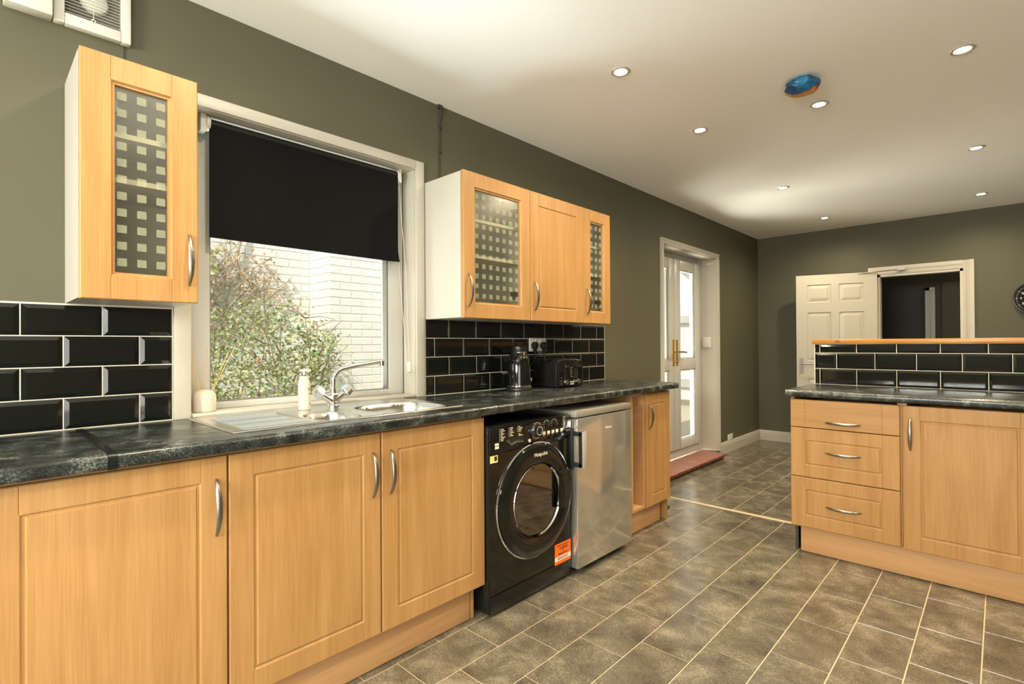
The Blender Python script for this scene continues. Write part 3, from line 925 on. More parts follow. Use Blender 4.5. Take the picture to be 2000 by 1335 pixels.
# ------------------------------------------------------------------ sink and tap
sk = thing('sink', 'stainless steel inset sink with drainer, half bowl and main bowl', 'sink', (0.26, 1.03, WT))
sx0, sx1, sy0, sy1 = SK
def sup(x, y, cx, cy, rx, ry, p=3.2):
    return (abs((x - cx) / rx) ** p + abs((y - cy) / ry) ** p) ** (1 / p)
def sm(t):
    t = max(0.0, min(1.0, t)); return t * t * (3 - 2 * t)
bowls = [(0.314, 1.298, 0.168, 0.176, 0.150), (0.362, 0.955, 0.116, 0.085, 0.100)]
nx, ny = 120, 236
def sheight(x, y):
    e = min(x - sx0, sx1 - x, y - sy0, sy1 - y)
    h = 0.0045 * sm(e / 0.005) - 0.0025 * sm((e - 0.008) / 0.006)
    dr = min(x - 0.10, 0.470 - x, y - 0.60, 0.855 - y)
    if dr > 0:
        h -= 0.004 * sm(dr / 0.012)
        if dr > 0.008: h += 0.0030 * max(0.0, math.sin((x - 0.10) / 0.0205 * 2 * math.pi)) * sm((dr - 0.008) / 0.02)
    for cx, cy, rx, ry, dp in bowls:
        r = sup(x, y, cx, cy, rx, ry)
        if r < 1.06:
            h -= 0.0015 * sm((1.06 - r) / 0.06)
            h -= dp * sm((1.0 - r) / 0.13)
    return h
v, f = [], []
for j in range(ny + 1):
    for i in range(nx + 1):
        x = sx0 + (sx1 - sx0) * i / nx; y = sy0 + (sy1 - sy0) * j / ny
        v.append((x, y, WT + 0.0008 + sheight(x, y)))
for j in range(ny):
    for i in range(nx):
        a = j * (nx + 1) + i
        f.append((a, a + 1, a + nx + 2, a + nx + 1))
me = bpy.data.meshes.new('basin'); me.from_pydata(v, [], f); me.materials.append(MATS['steel'])
for p in me.polygons: p.use_smooth = True
link('basin', me, sk)
for cx, cy, rx, ry, dp in bowls:
    MB().lathe((cx, cy, WT - dp - 0.002), [(0.036, 0), (0.036, 0.004), (0.028, 0.005), (0.026, 0.002)], 'z', 24).build('waste', 'chrome', sk, smooth=True)
MB().ring((0.40, 1.028, WT - 0.034), 0.006, 0.012, 0, 0.003, 'y', 16).build('overflow', 'chrome', sk)

tp = thing('mixer_tap', 'chrome swan-neck mixer tap with two angled knobs behind the sink', 'tap', (0.085, 1.103, WT + 0.003))
m = MB().lathe((0.085, 1.103, WT + 0.0025), [(0.026, 0), (0.026, 0.005), (0.019, 0.012), (0.017, 0.03), (0.022, 0.042), (0.020, 0.055), (0.016, 0.06), (0.016, 0.082), (0.0135, 0.084)], 'z', 24)
for s in (-1, 1):
    m.tube([(0.085, 1.103, WT + 0.022), (0.085 + 0.004 * s, 1.103 + s * 0.048, WT + 0.058)], [0.017, 0.013], 16)
m.build('body', 'chrome', tp, smooth=True)
for s in (-1, 1):
    p0 = Vector((0.085 + 0.004 * s, 1.103 + s * 0.046, WT + 0.056)); dr = Vector((0.05 * s, s * 0.75, 0.60)).normalized()
    MB().tube([p0, p0 + dr * 0.006, p0 + dr * 0.010, p0 + dr * 0.036, p0 + dr * 0.043], [0.014, 0.024, 0.027, 0.025, 0.019], 8).build('knob', 'chrome', tp, smooth=True, angle=25)
pts = [(0.085, 1.103, WT + 0.08), (0.085, 1.103, WT + 0.112)]
for k in range(9):
    a = k / 8 * math.radians(76)
    pts.append((0.085 + 0.016 * (1 - math.cos(a)), 1.103 + 0.060 * (1 - math.cos(a)), WT + 0.112 + 0.058 * math.sin(a)))
pts += [(0.125, 1.21, WT + 0.184), (0.165, 1.290, WT + 0.1975), (0.172, 1.303, WT + 0.199)]
MB().tube(pts, 0.0115, 16).tube([(0.168, 1.296, WT + 0.202), (0.168, 1.296, WT + 0.178)], [0.013, 0.012], 14).build('spout', 'chrome', tp, smooth=True)

# ------------------------------------------------------------------ small things by the sink
bt = thing('soap_bottle', 'white pump soap bottle on the sink edge left of the tap', 'bottle', (0.105, 0.964, WT + 0.003))
bc = (0.105, 0.964, WT + 0.0028)
MB().lathe(bc, [(0.020, 0), (0.0235, 0.003), (0.0245, 0.02), (0.0245, 0.105), (0.0225, 0.118), (0.018, 0.126), (0.0175, 0.128)], 'z', 32).build('body', 'bottle_white', bt, smooth=True)
MB().lathe((bc[0], bc[1], bc[2] + 0.127), [(0.0185, 0), (0.0185, 0.013), (0.016, 0.015)], 'z', 28).build('collar', 'bottle_white', bt, smooth=True)
MB().lathe((bc[0], bc[1], bc[2] + 0.141), [(0.008, 0), (0.008, 0.004)], 'z', 16).build('seal_ring', 'blue_plastic', bt)
pm = MB().lathe((bc[0], bc[1], bc[2] + 0.144), [(0.0045, 0), (0.0045, 0.018)], 'z', 14)
pm.tube([(bc[0] - 0.012, bc[1] - 0.012, bc[2] + 0.164), (bc[0], bc[1], bc[2] + 0.165), (bc[0] + 0.016, bc[1] + 0.022, bc[2] + 0.163)], [0.005, 0.006, 0.0035], 12)
pm.build('pump', 'bottle_white', bt, smooth=True)
_n = Vector((0.80, 0.60, 0)); _r = Vector((-0.60, 0.80, 0))
p_ = Vector(bc) + _n * 0.0247
text('lettering', 'Dove', 0.017, 'print_grey', p_ + Vector((0, 0, 0.088)), (_r, (0, 0, 1), _n), bt, squeeze=0.8)
text('lettering', 'deeply nourishing', 0.0045, 'print_grey', p_ + Vector((0, 0, 0.068)), (_r, (0, 0, 1), _n), bt, squeeze=0.8)
MB().lathe((p_.x, p_.y, p_.z + 0.026), [(0.0035, -0.0003), (0.0035, 0.0003)], 'x', 10).build('emblem', 'print_dark', bt)

df = thing('reed_diffuser', 'white dome-shaped reed diffuser on the window sill', 'diffuser', (-0.055, 0.637, 0.955))
dc = (-0.052, 0.634, 0.9553)
MB().lathe(dc, [(0.038, 0), (0.0415, 0.003), (0.0425, 0.012), (0.0425, 0.053), (0.040, 0.067), (0.033, 0.078), (0.019, 0.085), (0.011, 0.0865), (0.011, 0.080)], 'z', 36).build('jar', 'ceramic_white', df, smooth=True)
for k, (dx, dy, L) in enumerate(((-0.02, -0.075, 0.19), (0.02, -0.045, 0.20), (0.0, 0.012, 0.215), (0.02, 0.105, 0.215), (-0.02, 0.095, 0.20), (0.03, -0.060, 0.195))):
    a = Vector((dc[0], dc[1], dc[2] + 0.006)) + Vector((dx, dy, 0)) * -0.05
    b = Vector((dc[0] + dx, dc[1] + dy, dc[2] + L * 1.16))
    MB().tube([a, b], 0.0016, 6).build('reed', 'reed', df)

# ------------------------------------------------------------------ roller blind
rb = thing('roller_blind', 'black roller blind half drawn over the kitchen window', 'blind', (-0.05, 1.09, 2.1))
by0, by1, bz = 0.652, 1.530, 1.642
MB().tube([(-0.058, by0 + 0.006, 2.098), (-0.058, by1, 2.098)], 0.0185, 20).build('roll', 'blind_roll', rb, smooth=True)
v, f = [], []
n = 24
for i in range(n + 1):
    y = by0 + (by1 - by0 + 0.002) * i / n
    e = sm((i / n - 0.94) / 0.06)
    for z, x in ((2.095, -0.0415), (1.9, -0.0435), (1.7, -0.0440), (1.652, -0.044 + 0.010 * e), (bz, -0.043 + 0.018 * e)):
        v.append((x, y, z))
for i in range(n):
    for k in range(4): f.append((i * 5 + k, i * 5 + k + 1, i * 5 + k + 6, i * 5 + k + 5))
me = bpy.data.meshes.new('fabric'); me.from_pydata(v, [], f); me.materials.append(MATS['blind_fabric'])
fo = link('fabric', me, rb)
sm_ = fo.modifiers.new('solid', 'SOLIDIFY'); sm_.thickness = 0.0012
MB().box(-0.048, -0.041, by0 + 0.002, by1 - 0.03, bz + 0.001, bz + 0.014).build('bottom_bar', 'blind_fabric', rb)
MB().lathe((-0.058, by0 - 0.012, 2.096), [(0.020, 0), (0.028, 0.003), (0.030, 0.008), (0.028, 0.016), (0.020, 0.018)], 'y', 18).box(-0.09, -0.04, by0 - 0.030, by0 - 0.010, 2.06, 2.126).build('bracket', 'white_plastic', rb, smooth=True)
MB().lathe((-0.058, by1 + 0.001, 2.096), [(0.022, 0), (0.026, 0.003), (0.026, 0.012), (0.02, 0.014)], 'y', 18).box(-0.085, -0.04, by1 + 0.015, by1 + 0.023, 2.06, 2.126).build('bracket', 'white_plastic', rb, smooth=True)
ch = MB()
for off in (-0.012, 0.012):
    ch.tube([(-0.06, by1 + 0.010 + off * 0.4, 2.10), (-0.05 + off, 1.562 + off, 1.6), (-0.045 + off * 0.6, 1.592 + off * 0.2, 1.10)], 0.0014, 6)
ch.build('cord', 'white_plastic', rb)
MB().box(-0.056, -0.030, 1.590, 1.6015, 1.068, 1.125).lathe((-0.043, 1.588, 1.108), [(0.010, 0), (0.010, 0.008)], 'y', 14).build('cord_tidy', 'white_plastic', rb, bevel=0.003)

# ------------------------------------------------------------------ washing machine
wm = thing('washing_machine', 'black front-loading washing machine under the worktop', 'washing machine', (0.30, 1.872, 0))
WX = 0.578
wy0, wy1 = 1.577, 2.166
DC = (WX, 1.888, 0.462)
MB().box(0.03, WX - 0.004, wy0, wy1, 0.012, 0.846).build('cabinet', 'appliance_black_soft', wm, bevel=0.006)
# front skin with the door opening
def plate_with_hole(y0, y1, z0, z1, x0, x1, c, r, seg=64):
    m = MB(); outer, inner = [], []
    for i in range(seg):
        a = 2 * math.pi * (i + 0.5) / seg
        cy, cz = math.cos(a), math.sin(a)
        t = min(((y1 if cy > 0 else y0) - c[1]) / cy if abs(cy) > 1e-9 else 9, ((z1 if cz > 0 else z0) - c[2]) / cz if abs(cz) > 1e-9 else 9)
        outer.append((c[1] + t * cy, c[2] + t * cz)); inner.append((c[1] + r * cy, c[2] + r * cz))
    corners = [(y0, z0), (y1, z0), (y1, z1), (y0, z1)]
    for k in corners:
        j = min(range(seg), key=lambda i: (outer[i][0] - k[0]) ** 2 + (outer[i][1] - k[1]) ** 2); outer[j] = k
    v = [(x1, a, b) for a, b in outer] + [(x1, a, b) for a, b in inner] + [(x0, a, b) for a, b in inner] + [(x0, a, b) for a, b in outer]
    f = []
    for i in range(seg):
        j = (i + 1) % seg
        f += [(i, j, seg + j, seg + i), (seg + i, seg + j, 2 * seg + j, 2 * seg + i), (3 * seg + i, 2 * seg + i, 2 * seg + j, 3 * seg + j), (i, 3 * seg + i, 3 * seg + j, j)]
    return m.add(v, f)
plate_with_hole(wy0, wy1, 0.098, 0.722, WX - 0.002, WX + 0.004, DC, 0.19).build('front_panel', 'appliance_black', wm)
MB().box(WX - 0.002, WX + 0.004, wy0, wy1, 0.014, 0.094).build('kick_panel', 'appliance_black', wm, bevel=0.003)
# fascia with a sloping curved lower edge on the left
fa = [(wy0, 0.724), (1.66, 0.724), (1.74, 0.730), (1.80, 0.738), (1.90, 0.742), (wy1, 0.736), (wy1, 0.842), (wy0, 0.842)]
mm = MB(); nf = len(fa)
mm.add([(WX - 0.002, a, b) for a, b in fa] + [(WX + 0.010, a, b) for a, b in fa], [tuple(range(nf))[::-1], tuple(range(nf, 2 * nf))] + [(i, (i + 1) % nf, nf + (i + 1) % nf, nf + i) for i in range(nf)])
fas = mm.build('control_panel', 'appliance_black', wm, bevel=0.004)
XP = WX + 0.0102
dr = MB().box(XP - 0.001, XP + 0.004, 1.592, 1.806, 0.738, 0.836).build('detergent_drawer', 'appliance_black', wm, bevel=0.002)
hp = [(1.690, 0.748), (1.792, 0.752), (1.798, 0.784), (1.738, 0.778), (1.722, 0.786), (1.678, 0.776)]
hm_ = MB().add([(XP + 0.0042, a, b) for a, b in hp] + [(XP + 0.0052, a, b) for a, b in hp], [tuple(range(6))[::-1], tuple(range(6, 12))] + [(i, (i + 1) % 6, 6 + (i + 1) % 6, 6 + i) for i in range(6)])
hm_.build('drawer_grip', 'matt_black', dr)
MB().tube([(XP + 0.005, 1.680, 0.775), (XP + 0.012, 1.700, 0.755), (XP + 0.012, 1.735, 0.764), (XP + 0.006, 1.790, 0.758)], 0.004, 8).build('grip_edge', 'chrome', dr, smooth=True)
# programme list and labels: printed strokes
pr = MB()
for cx, n_rows, y in ((1.640, 8, 0), (1.700, 6, 0), (1.757, 4, 0)):
    for r in range(n_rows):
        z = 0.829 - r * 0.0072
        L = (0.018, 0.026, 0.014, 0.022, 0.012, 0.028, 0.020, 0.016)[(r + n_rows) % 8]
        pr.box(XP + 0.0041, XP + 0.0046, cx, cx + L, z - 0.0013, z + 0.0013)
        pr.box(XP + 0.0041, XP + 0.0046, cx - 0.008, cx - 0.0055, z - 0.0014, z + 0.0014)
for r in range(2):
    z = 0.795 - r * 0.007
    pr.box(XP + 0.0041, XP + 0.0046, 1.757, 1.757 + (0.012, 0.028)[r], z - 0.0013, z + 0.0013)
pr.build('programme_print', 'print_white', dr)['kind'] = 'stuff'
pz = MB().box(XP + 0.0041, XP + 0.0047, 1.603, 1.627, 0.746, 0.757).box(XP + 0.0041, XP + 0.0047, 1.603, 1.627, 0.760, 0.771)
pz.build('pictogram', 'print_white', dr)
MB().lathe((XP, 1.882, 0.796), [(0.040, 0), (0.040, 0.006), (0.036, 0.008), (0.034, 0.010), (0.031, 0.024), (0.026, 0.027)], 'x', 40).build('programme_dial', 'appliance_black_soft', wm, smooth=True)
MB().ring((XP, 1.882, 0.796), 0.036, 0.040, 0.004, 0.0095, 'x', 40).build('dial_ring', 'chrome', wm, smooth=True)
dd = MB()
for k in range(16):
    a = 2 * math.pi * k / 16
    dd.box(XP + 0.0275, XP + 0.0285, 1.882 + 0.020 * math.cos(a) - 0.0016, 1.882 + 0.020 * math.cos(a) + 0.0016, 0.796 + 0.020 * math.sin(a) - 0.0016, 0.796 + 0.020 * math.sin(a) + 0.0016)
dd.build('dial_marks', 'print_white', wm)
for yk in (1.965, 2.025):
    kb = MB().lathe((XP, yk, 0.815), [(0.015, 0), (0.014, 0.010), (0.011, 0.012)], 'x', 24).build('small_dial', 'appliance_black_soft', wm, smooth=True)
    tk = MB()
    for k in range(9):
        a = math.radians(-30 + 240 * k / 8)
        tk.box(XP + 0.0002, XP + 0.0007, yk + 0.021 * math.cos(a) - 0.002, yk + 0.021 * math.cos(a) + 0.002, 0.815 + 0.021 * math.sin(a) - 0.0013, 0.815 + 0.021 * math.sin(a) + 0.0013)
    tk.build('dial_print', 'print_white', kb)
MB().lathe((XP, 1.838, 0.752), [(0.008, 0), (0.008, 0.003)], 'x', 18).build('power_button', 'print_white', wm)
for yk in (1.945, 1.980, 2.014, 2.047, 2.085):
    bb = MB().box(XP, XP + 0.0028, yk - 0.0095, yk + 0.0095, 0.765, 0.782).build('button', 'print_white', wm, bevel=0.001)
    MB().box(XP + 0.0002, XP + 0.0007, yk - 0.009, yk + 0.009, 0.757, 0.759).build('caption', 'print_grey', bb)
lg = MB()
for r in range(6):
    z = 0.838 - 0.0078 * r
    lg.box(XP + 0.0002, XP + 0.0007, 2.098, 2.103, z - 0.0012, z + 0.0012); lg.box(XP + 0.0002, XP + 0.0007, 2.109, 2.113, z - 0.0012, z + 0.0012)
lg.build('indicator_print', 'print_white', wm)
text('lettering', '6+6', 0.020, 'print_white', (XP + 0.0004, 2.140, 0.783), AX_X, wm)
MB().box(XP + 0.0002, XP + 0.0007, 2.122, 2.158, 0.762, 0.769).build('caption', 'print_grey', wm)
# door
dor = MB().torus_profile(DC, [(0.205, 0.003), (0.262, 0.003), (0.270, 0.010), (0.268, 0.020), (0.252, 0.030), (0.222, 0.038), (0.200, 0.036), (0.178, 0.024), (0.174, 0.012)], 'x', 72).build('door', 'appliance_black', wm, smooth=True)
MB().torus_profile(DC, [(0.2685, 0.004), (0.276, 0.004), (0.277, 0.010), (0.272, 0.014), (0.2685, 0.012)], 'x', 72).build('rim', 'chrome', dor, smooth=True)
MB().torus_profile(DC, [(0.170, 0.012), (0.1745, 0.020), (0.172, 0.023), (0.1675, 0.016)], 'x', 64).build('inner_rim', 'chrome', dor, smooth=True)
MB().lathe((DC[0], DC[1], DC[2]), [(0.172, 0.012), (0.165, 0.004), (0.150, -0.030), (0.120, -0.060), (0.04, -0.075)], 'x', 56).build('glass_bowl', 'machine_glass', dor, smooth=True)
MB().box(0.10, 0.11, DC[1] - 0.20, DC[1] + 0.20, DC[2] - 0.2, DC[2] + 0.2).build('drum_back', 'steel', wm)
MB().torus_profile(DC, [(0.170, -0.02), (0.19, -0.02), (0.20, -0.46), (0.18, -0.46)], 'x', 48).build('drum', 'steel', wm, smooth=True)
gp = [(0.150, -0.10), (0.215, -0.095), (0.235, -0.04), (0.238, 0.03), (0.222, 0.088), (0.168, 0.105), (0.150, 0.09)]
gm = MB().add([(DC[0] + 0.026, DC[1] + a, DC[2] + 0.02 + b) for a, b in gp] + [(DC[0] + 0.043, DC[1] + a * 0.985, DC[2] + 0.02 + b * 0.96) for a, b in gp],
              [tuple(range(7))[::-1], tuple(range(7, 14))] + [(i, (i + 1) % 7, 7 + (i + 1) % 7, 7 + i) for i in range(7)])
gm.build('door_grip', 'appliance_black', dor, bevel=0.004)
gp2 = [(0.178, -0.070), (0.205, -0.066), (0.217, -0.02), (0.217, 0.03), (0.205, 0.066), (0.180, 0.075)]
MB().add([(DC[0] + 0.0425, DC[1] + a, DC[2] + 0.02 + b) for a, b in gp2] + [(DC[0] + 0.0440, DC[1] + a, DC[2] + 0.02 + b) for a, b in gp2],
         [tuple(range(6))[::-1], tuple(range(6, 12))] + [(i, (i + 1) % 6, 6 + (i + 1) % 6, 6 + i) for i in range(6)]).build('grip_recess', 'matt_black', dor)
text('lettering', 'Hotpoint', 0.026, 'print_white', (DC[0] + 0.0385, DC[1] + 0.002, DC[2] + 0.222), AX_X, dor)
stk = MB().box(WX + 0.004, WX + 0.0046, 2.032, 2.164, 0.092, 0.196).build('sticker', 'orange_sticker', wm)
stk['label'] = 'orange important notice sticker'
MB().box(WX + 0.0046, WX + 0.005, 2.032, 2.164, 0.109, 0.130).build('sticker_band', 'white_sticker', stk)
sxx = WX + 0.0052
text('lettering', 'IMPORTANT', 0.016, 'print_dark', (sxx, 2.096, 0.1195), AX_X, stk, squeeze=0.95)
text('lettering', 'REGISTER YOUR APPLIANCE', 0.0072, 'print_dark', (sxx, 2.098, 0.184), AX_X, stk)
text('lettering', '10', 0.020, 'print_dark', (sxx, 2.077, 0.168), AX_X, stk)
text('lettering', 'YEAR PARTS\nGUARANTEE', 0.0080, 'print_dark', (sxx, 2.113, 0.169), AX_X, stk)
text('lettering', 'CALL', 0.007, 'print_dark', (sxx, 2.098, 0.1535), AX_X, stk)
text('lettering', '0800 497 8414', 0.0125, 'print_dark', (sxx, 2.098, 0.142), AX_X, stk)
es = MB().box(WX + 0.004, WX + 0.0046, 1.582, 1.630, 0.684, 0.716).build('rating_sticker', 'yellow_sticker', wm)
es['label'] = 'small pale yellow rating sticker'
MB().box(WX + 0.0046, WX + 0.005, 1.608, 1.625, 0.692, 0.712).build('sticker_mark', 'print_dark', es)
for yy in (wy0 + 0.05, wy1 - 0.05):
    MB().lathe((0.50, yy, 0.0), [(0.020, 0), (0.020, 0.006), (0.010, 0.008), (0.010, 0.016)], 'z', 14).build('foot', 'matt_black', wm)
    MB().lathe((0.10, yy, 0.0), [(0.020, 0), (0.020, 0.006), (0.010, 0.008), (0.010, 0.016)], 'z', 14).build('foot', 'matt_black', wm)

# ------------------------------------------------------------------ fridge
fr = thing('fridge', 'silver undercounter fridge between the washing machine and end cabinet', 'fridge', (0.33, 2.45, 0))
FX = 0.622
qy0, qy1 = 2.180, 2.715
MB().box(0.04, FX - 0.05, qy0, qy1, 0.03, 0.822).build('cabinet', 'dark_grey', fr, bevel=0.004)
MB().box(0.04, FX - 0.004, qy0 - 0.010, qy1 + 0.002, 0.826, 0.860).build('top', 'fridge_lid', fr, bevel=0.006)
MB().box(FX - 0.046, FX, qy0 - 0.006, qy1, 0.040, 0.820).build('door', 'fridge_silver', fr, bevel=0.004)
MB().box(FX - 0.051, FX - 0.0455, qy0, qy1 - 0.006, 0.046, 0.815).build('door_seal', 'matt_black', fr)
hd = MB().box(FX - 0.03, FX + 0.036, qy0 - 0.020, qy0 - 0.006, 0.735, 0.757).box(FX - 0.03, FX + 0.036, qy0 - 0.020, qy0 - 0.006, 0.575, 0.597).box(FX + 0.018, FX + 0.040, qy0 - 0.020, qy0 + 0.004, 0.575, 0.757).box(FX - 0.044, FX - 0.02, qy0 - 0.022, qy0 - 0.006, 0.56, 0.772)
ho = hd.build('handle', 'matt_black', fr, bevel=0.002)
MB().box(FX + 0.040, FX + 0.044, qy0 - 0.018, qy0 + 0.016, 0.572, 0.760).build('handle_trim', 'satin_metal', ho, bevel=0.001)
text('lettering', 'Hisense', 0.020, 'print_white', (FX + 0.0005, 2.468, 0.746), AX_X, fr)
for yy in (qy0 + 0.05, qy1 - 0.05):
    for xx in (0.10, FX - 0.08):
        MB().lathe((xx, yy, 0.0), [(0.018, 0), (0.018, 0.010), (0.010, 0.012), (0.010, 0.032)], 'z', 14).build('foot', 'matt_black', fr)

# ------------------------------------------------------------------ kettle, toaster, socket
kt = thing('kettle', 'glossy black jug kettle on its base beside the toaster', 'kettle', (0.135, 2.262, WT))
kc = (0.135, 2.258, WT + 0.0005)
MB().lathe(kc, [(0.078, 0), (0.080, 0.004), (0.078, 0.014), (0.072, 0.018)], 'z', 36).build('power_base', 'black_plastic', kt, smooth=True)
MB().lathe(kc, [(0.074, 0.019), (0.075, 0.022), (0.075, 0.030), (0.0735, 0.031)], 'z', 40).build('trim_ring', 'chrome', kt, smooth=True)
MB().lathe(kc, [(0.0735, 0.0315), (0.073, 0.06), (0.070, 0.12), (0.065, 0.17), (0.057, 0.205), (0.050, 0.218), (0.046, 0.220)], 'z', 40).build('body', 'appliance_black', kt, smooth=True)
MB().lathe(kc, [(0.046, 0.2205), (0.047, 0.226), (0.045, 0.229)], 'z', 32).build('lid_ring', 'chrome', kt, smooth=True)
MB().lathe(kc, [(0.044, 0.2295), (0.046, 0.238), (0.045, 0.258), (0.036, 0.264)], 'z', 32).build('lid', 'black_plastic', kt, smooth=True)
hdl = MB(); ky = kc[1]
hp_ = [(kc[0] - 0.012, ky + 0.036, 0.244), (kc[0] - 0.018, ky + 0.066, 0.238), (kc[0] - 0.022, ky + 0.088, 0.205), (kc[0] - 0.022, ky + 0.093, 0.15), (kc[0] - 0.020, ky + 0.089, 0.09), (kc[0] - 0.016, ky + 0.064, 0.060)]
hdl.tube([(a, b, WT + z) for a, b, z in hp_], [0.012, 0.012, 0.011, 0.010, 0.010, 0.010], 12).build('handle', 'black_plastic', kt, smooth=True)
MB().tube([(kc[0] + 0.012, ky - 0.040, WT + 0.190), (kc[0] + 0.020, ky - 0.074, WT + 0.218)], [0.022, 0.011], 12).build('spout', 'black_plastic', kt, smooth=True)
_n = Vector((0.86, -0.5, 0)).normalized(); _r = Vector((0.5, 0.86, 0)).normalized()
text('lettering', 'Russell\nHobbs', 0.010, 'print_white', Vector((kc[0], ky, WT + 0.062)) + Vector((0.80, 0.60, 0)) * 0.0745, ((-0.60, 0.80, 0), (0, 0, 1), (0.80, 0.60, 0)), kt)

ts = thing('toaster', 'black four-slice toaster with shiny front and chrome edge', 'toaster', (0.15, 2.61, WT))
ty0, ty1, tx0, tx1, tz0, tz1 = 2.482, 2.748, 0.045, 0.240, WT + 0.004, WT + 0.178
def round_prof(x0, x1, z0, z1, r, k=6, rb=0.008):
    p = []
    for (cx, cz, a0, rr) in ((x1 - rb, z0 + rb, -90, rb), (x1 - r, z1 - r, 0, r), (x0 + r, z1 - r, 90, r), (x0 + rb, z0 + rb, 180, rb)):
        for i in range(k + 1):
            a = math.radians(a0 + 90 * i / k); p.append((cx + rr * math.cos(a), cz + rr * math.sin(a)))
    return p
MB().extrude_x([(y, z) for y, z in round_prof(ty0, ty1, tz0, tz1, 0.045)], tx0, tx1).build('shell', 'appliance_black_soft', ts, bevel=0.006)
MB().extrude_x([(y, z) for y, z in round_prof(ty0 + 0.006, ty1 - 0.006, tz0 + 0.006, tz1 - 0.006, 0.040)], tx1, tx1 + 0.014).build('front', 'appliance_black', ts, bevel=0.005)
for yy in (2.545, 2.685):
    for xx in (0.10, 0.165):
        MB().box(xx - 0.014, xx + 0.014, yy - 0.055, yy + 0.055, tz1 + 0.0001, tz1 + 0.0015).build('slot', 'matt_black', ts)
for yy in (2.552, 2.678):
    MB().box(tx1 + 0.0142, tx1 + 0.0155, yy - 0.006, yy + 0.006, tz0 + 0.045, tz0 + 0.150).build('lever_slot', 'matt_black', ts)
    MB().box(tx1 + 0.0150, tx1 + 0.036, yy - 0.016, yy + 0.016, tz0 + 0.120, tz0 + 0.134).build('lever', 'black_plastic', ts, bevel=0.003)
    MB().lathe((tx1 + 0.0142, yy + 0.004, tz0 + 0.030), [(0.016, 0), (0.015, 0.012), (0.010, 0.014)], 'x', 24).build('dial', 'chrome', ts, smooth=True)
    for k in range(3):
        MB().lathe((tx1 + 0.0142, yy - 0.040, tz0 + 0.022 + 0.018 * k), [(0.005, 0), (0.0045, 0.004)], 'x', 12).build('button', 'chrome', ts, smooth=True)
pr = MB()
for k in range(5): pr.box(tx1 + 0.0142, tx1 + 0.0147, 2.607, 2.607 + (0.016 if k % 2 == 0 else 0.010), tz0 + 0.065 + k * 0.013, tz0 + 0.0665 + k * 0.013)
pr.build('scale_print', 'print_white', ts)
text('lettering', 'Russell\nHobbs', 0.014, 'print_white', (tx1 + 0.0146, 2.622, tz0 + 0.024), AX_X, ts)
for xx in (tx0 + 0.02, tx1 - 0.02):
    for yy in (ty0 + 0.03, ty1 - 0.03):
        MB().lathe((xx, yy, WT), [(0.010, 0), (0.010, 0.006)], 'z', 10).build('foot', 'matt_black', ts)

so = thing('double_socket', 'white double socket with two black plugs above the kettle', 'socket', (0.01, 2.57, 1.2))
MB().box(0.0101, 0.020, 2.487, 2.652, 1.166, 1.253).build('plate', 'white_plastic', so, bevel=0.002)
for yy in (2.545, 2.592):
    MB().box(0.020, 0.0235, yy - 0.006, yy + 0.006, 1.228, 1.246).build('rocker', 'white_plastic', so)
for i, (yy, yk) in enumerate(((2.522, 2.31), (2.612, 2.55))):
    pg = thing('plug', ('left', 'right')[i] + ' black mains plug in the white double socket', 'plug', (0.03, yy, 1.19), 'black plugs')
    MB().lathe((0.0203, yy, 1.203), [(0.024, 0), (0.026, 0.006), (0.024, 0.022), (0.014, 0.030)], 'x', 20).box(0.024, 0.042, yy - 0.010, yy + 0.010, 1.160, 1.196).build('body', 'black_plastic', pg, smooth=True)
    pts = [(0.033, yy, 1.162), (0.034, yy, 1.12), (0.030, yy + (yk - yy) * 0.25, 1.06), (0.026, yy + (yk - yy) * 0.6, 0.985), (0.030, yk, WT + 0.006)]
    MB().tube(pts, 0.0035, 8).build('flex', 'matt_black', pg, smooth=True)

# ------------------------------------------------------------------ peninsula
PY = 3.286                  # front face of the peninsula doors
PX0 = 1.330
PG = 'beech peninsula cabinets'
c = thing('drawer_cabinet', 'beech three-drawer cabinet at the end of the peninsula', 'cabinet', (1.59, 3.55, 0.14), PG)
t = 0.018
m = MB().box(PX0, PX0 + t, PY + 0.021, 3.83, 0.152, 0.896).box(1.832, 1.850, PY + 0.021, 3.83, 0.152, 0.896).box(PX0 + t, 1.832, PY + 0.021, 3.83, 0.152, 0.170).box(PX0 + t, 1.832, 3.815, 3.83, 0.17, 0.896)
m.build('carcass', 'beech', c)
for za, zb, kind, hz in ((0.7285, 0.886, 'plain', 0.765), (0.4465, 0.7245, 'panel', 0.595), (0.160, 0.4425, 'panel', 0.295)):
    d = front(c, 'drawer', 1.8445 - PX0 - 0.004, zb - za, (PX0 + 0.002, PY + 0.02, za), frame='Y', kind=kind, material='beech' if kind == 'panel' else 'beech_horizontal', s=0.074, r=0.066)
    put_handle(d, (1.591, PY, hz), 'YH')
c = thing('base_cabinet', 'beech peninsula cabinet with one door, right of the drawers', 'cabinet', (2.1, 3.55, 0.14), PG)
m = MB().box(1.8515, 1.8695, PY + 0.021, 3.83, 0.152, 0.896).box(2.338, 2.356, PY + 0.021, 3.83, 0.152, 0.896).box(1.8695, 2.338, PY + 0.021, 3.83, 0.152, 0.170).box(1.8695, 2.338, 3.815, 3.83, 0.17, 0.896)
m.build('carcass', 'beech_pale', c)
d = front(c, 'door', 0.497, 0.886 - 0.155, (1.856, PY + 0.02, 0.155), frame='Y', s=0.068, r=0.070); put_handle(d, (1.886, PY, 0.743), 'YV')
c = thing('base_cabinet', 'beech peninsula cabinet at the right edge of the photo', 'cabinet', (2.8, 3.55, 0.14), PG)
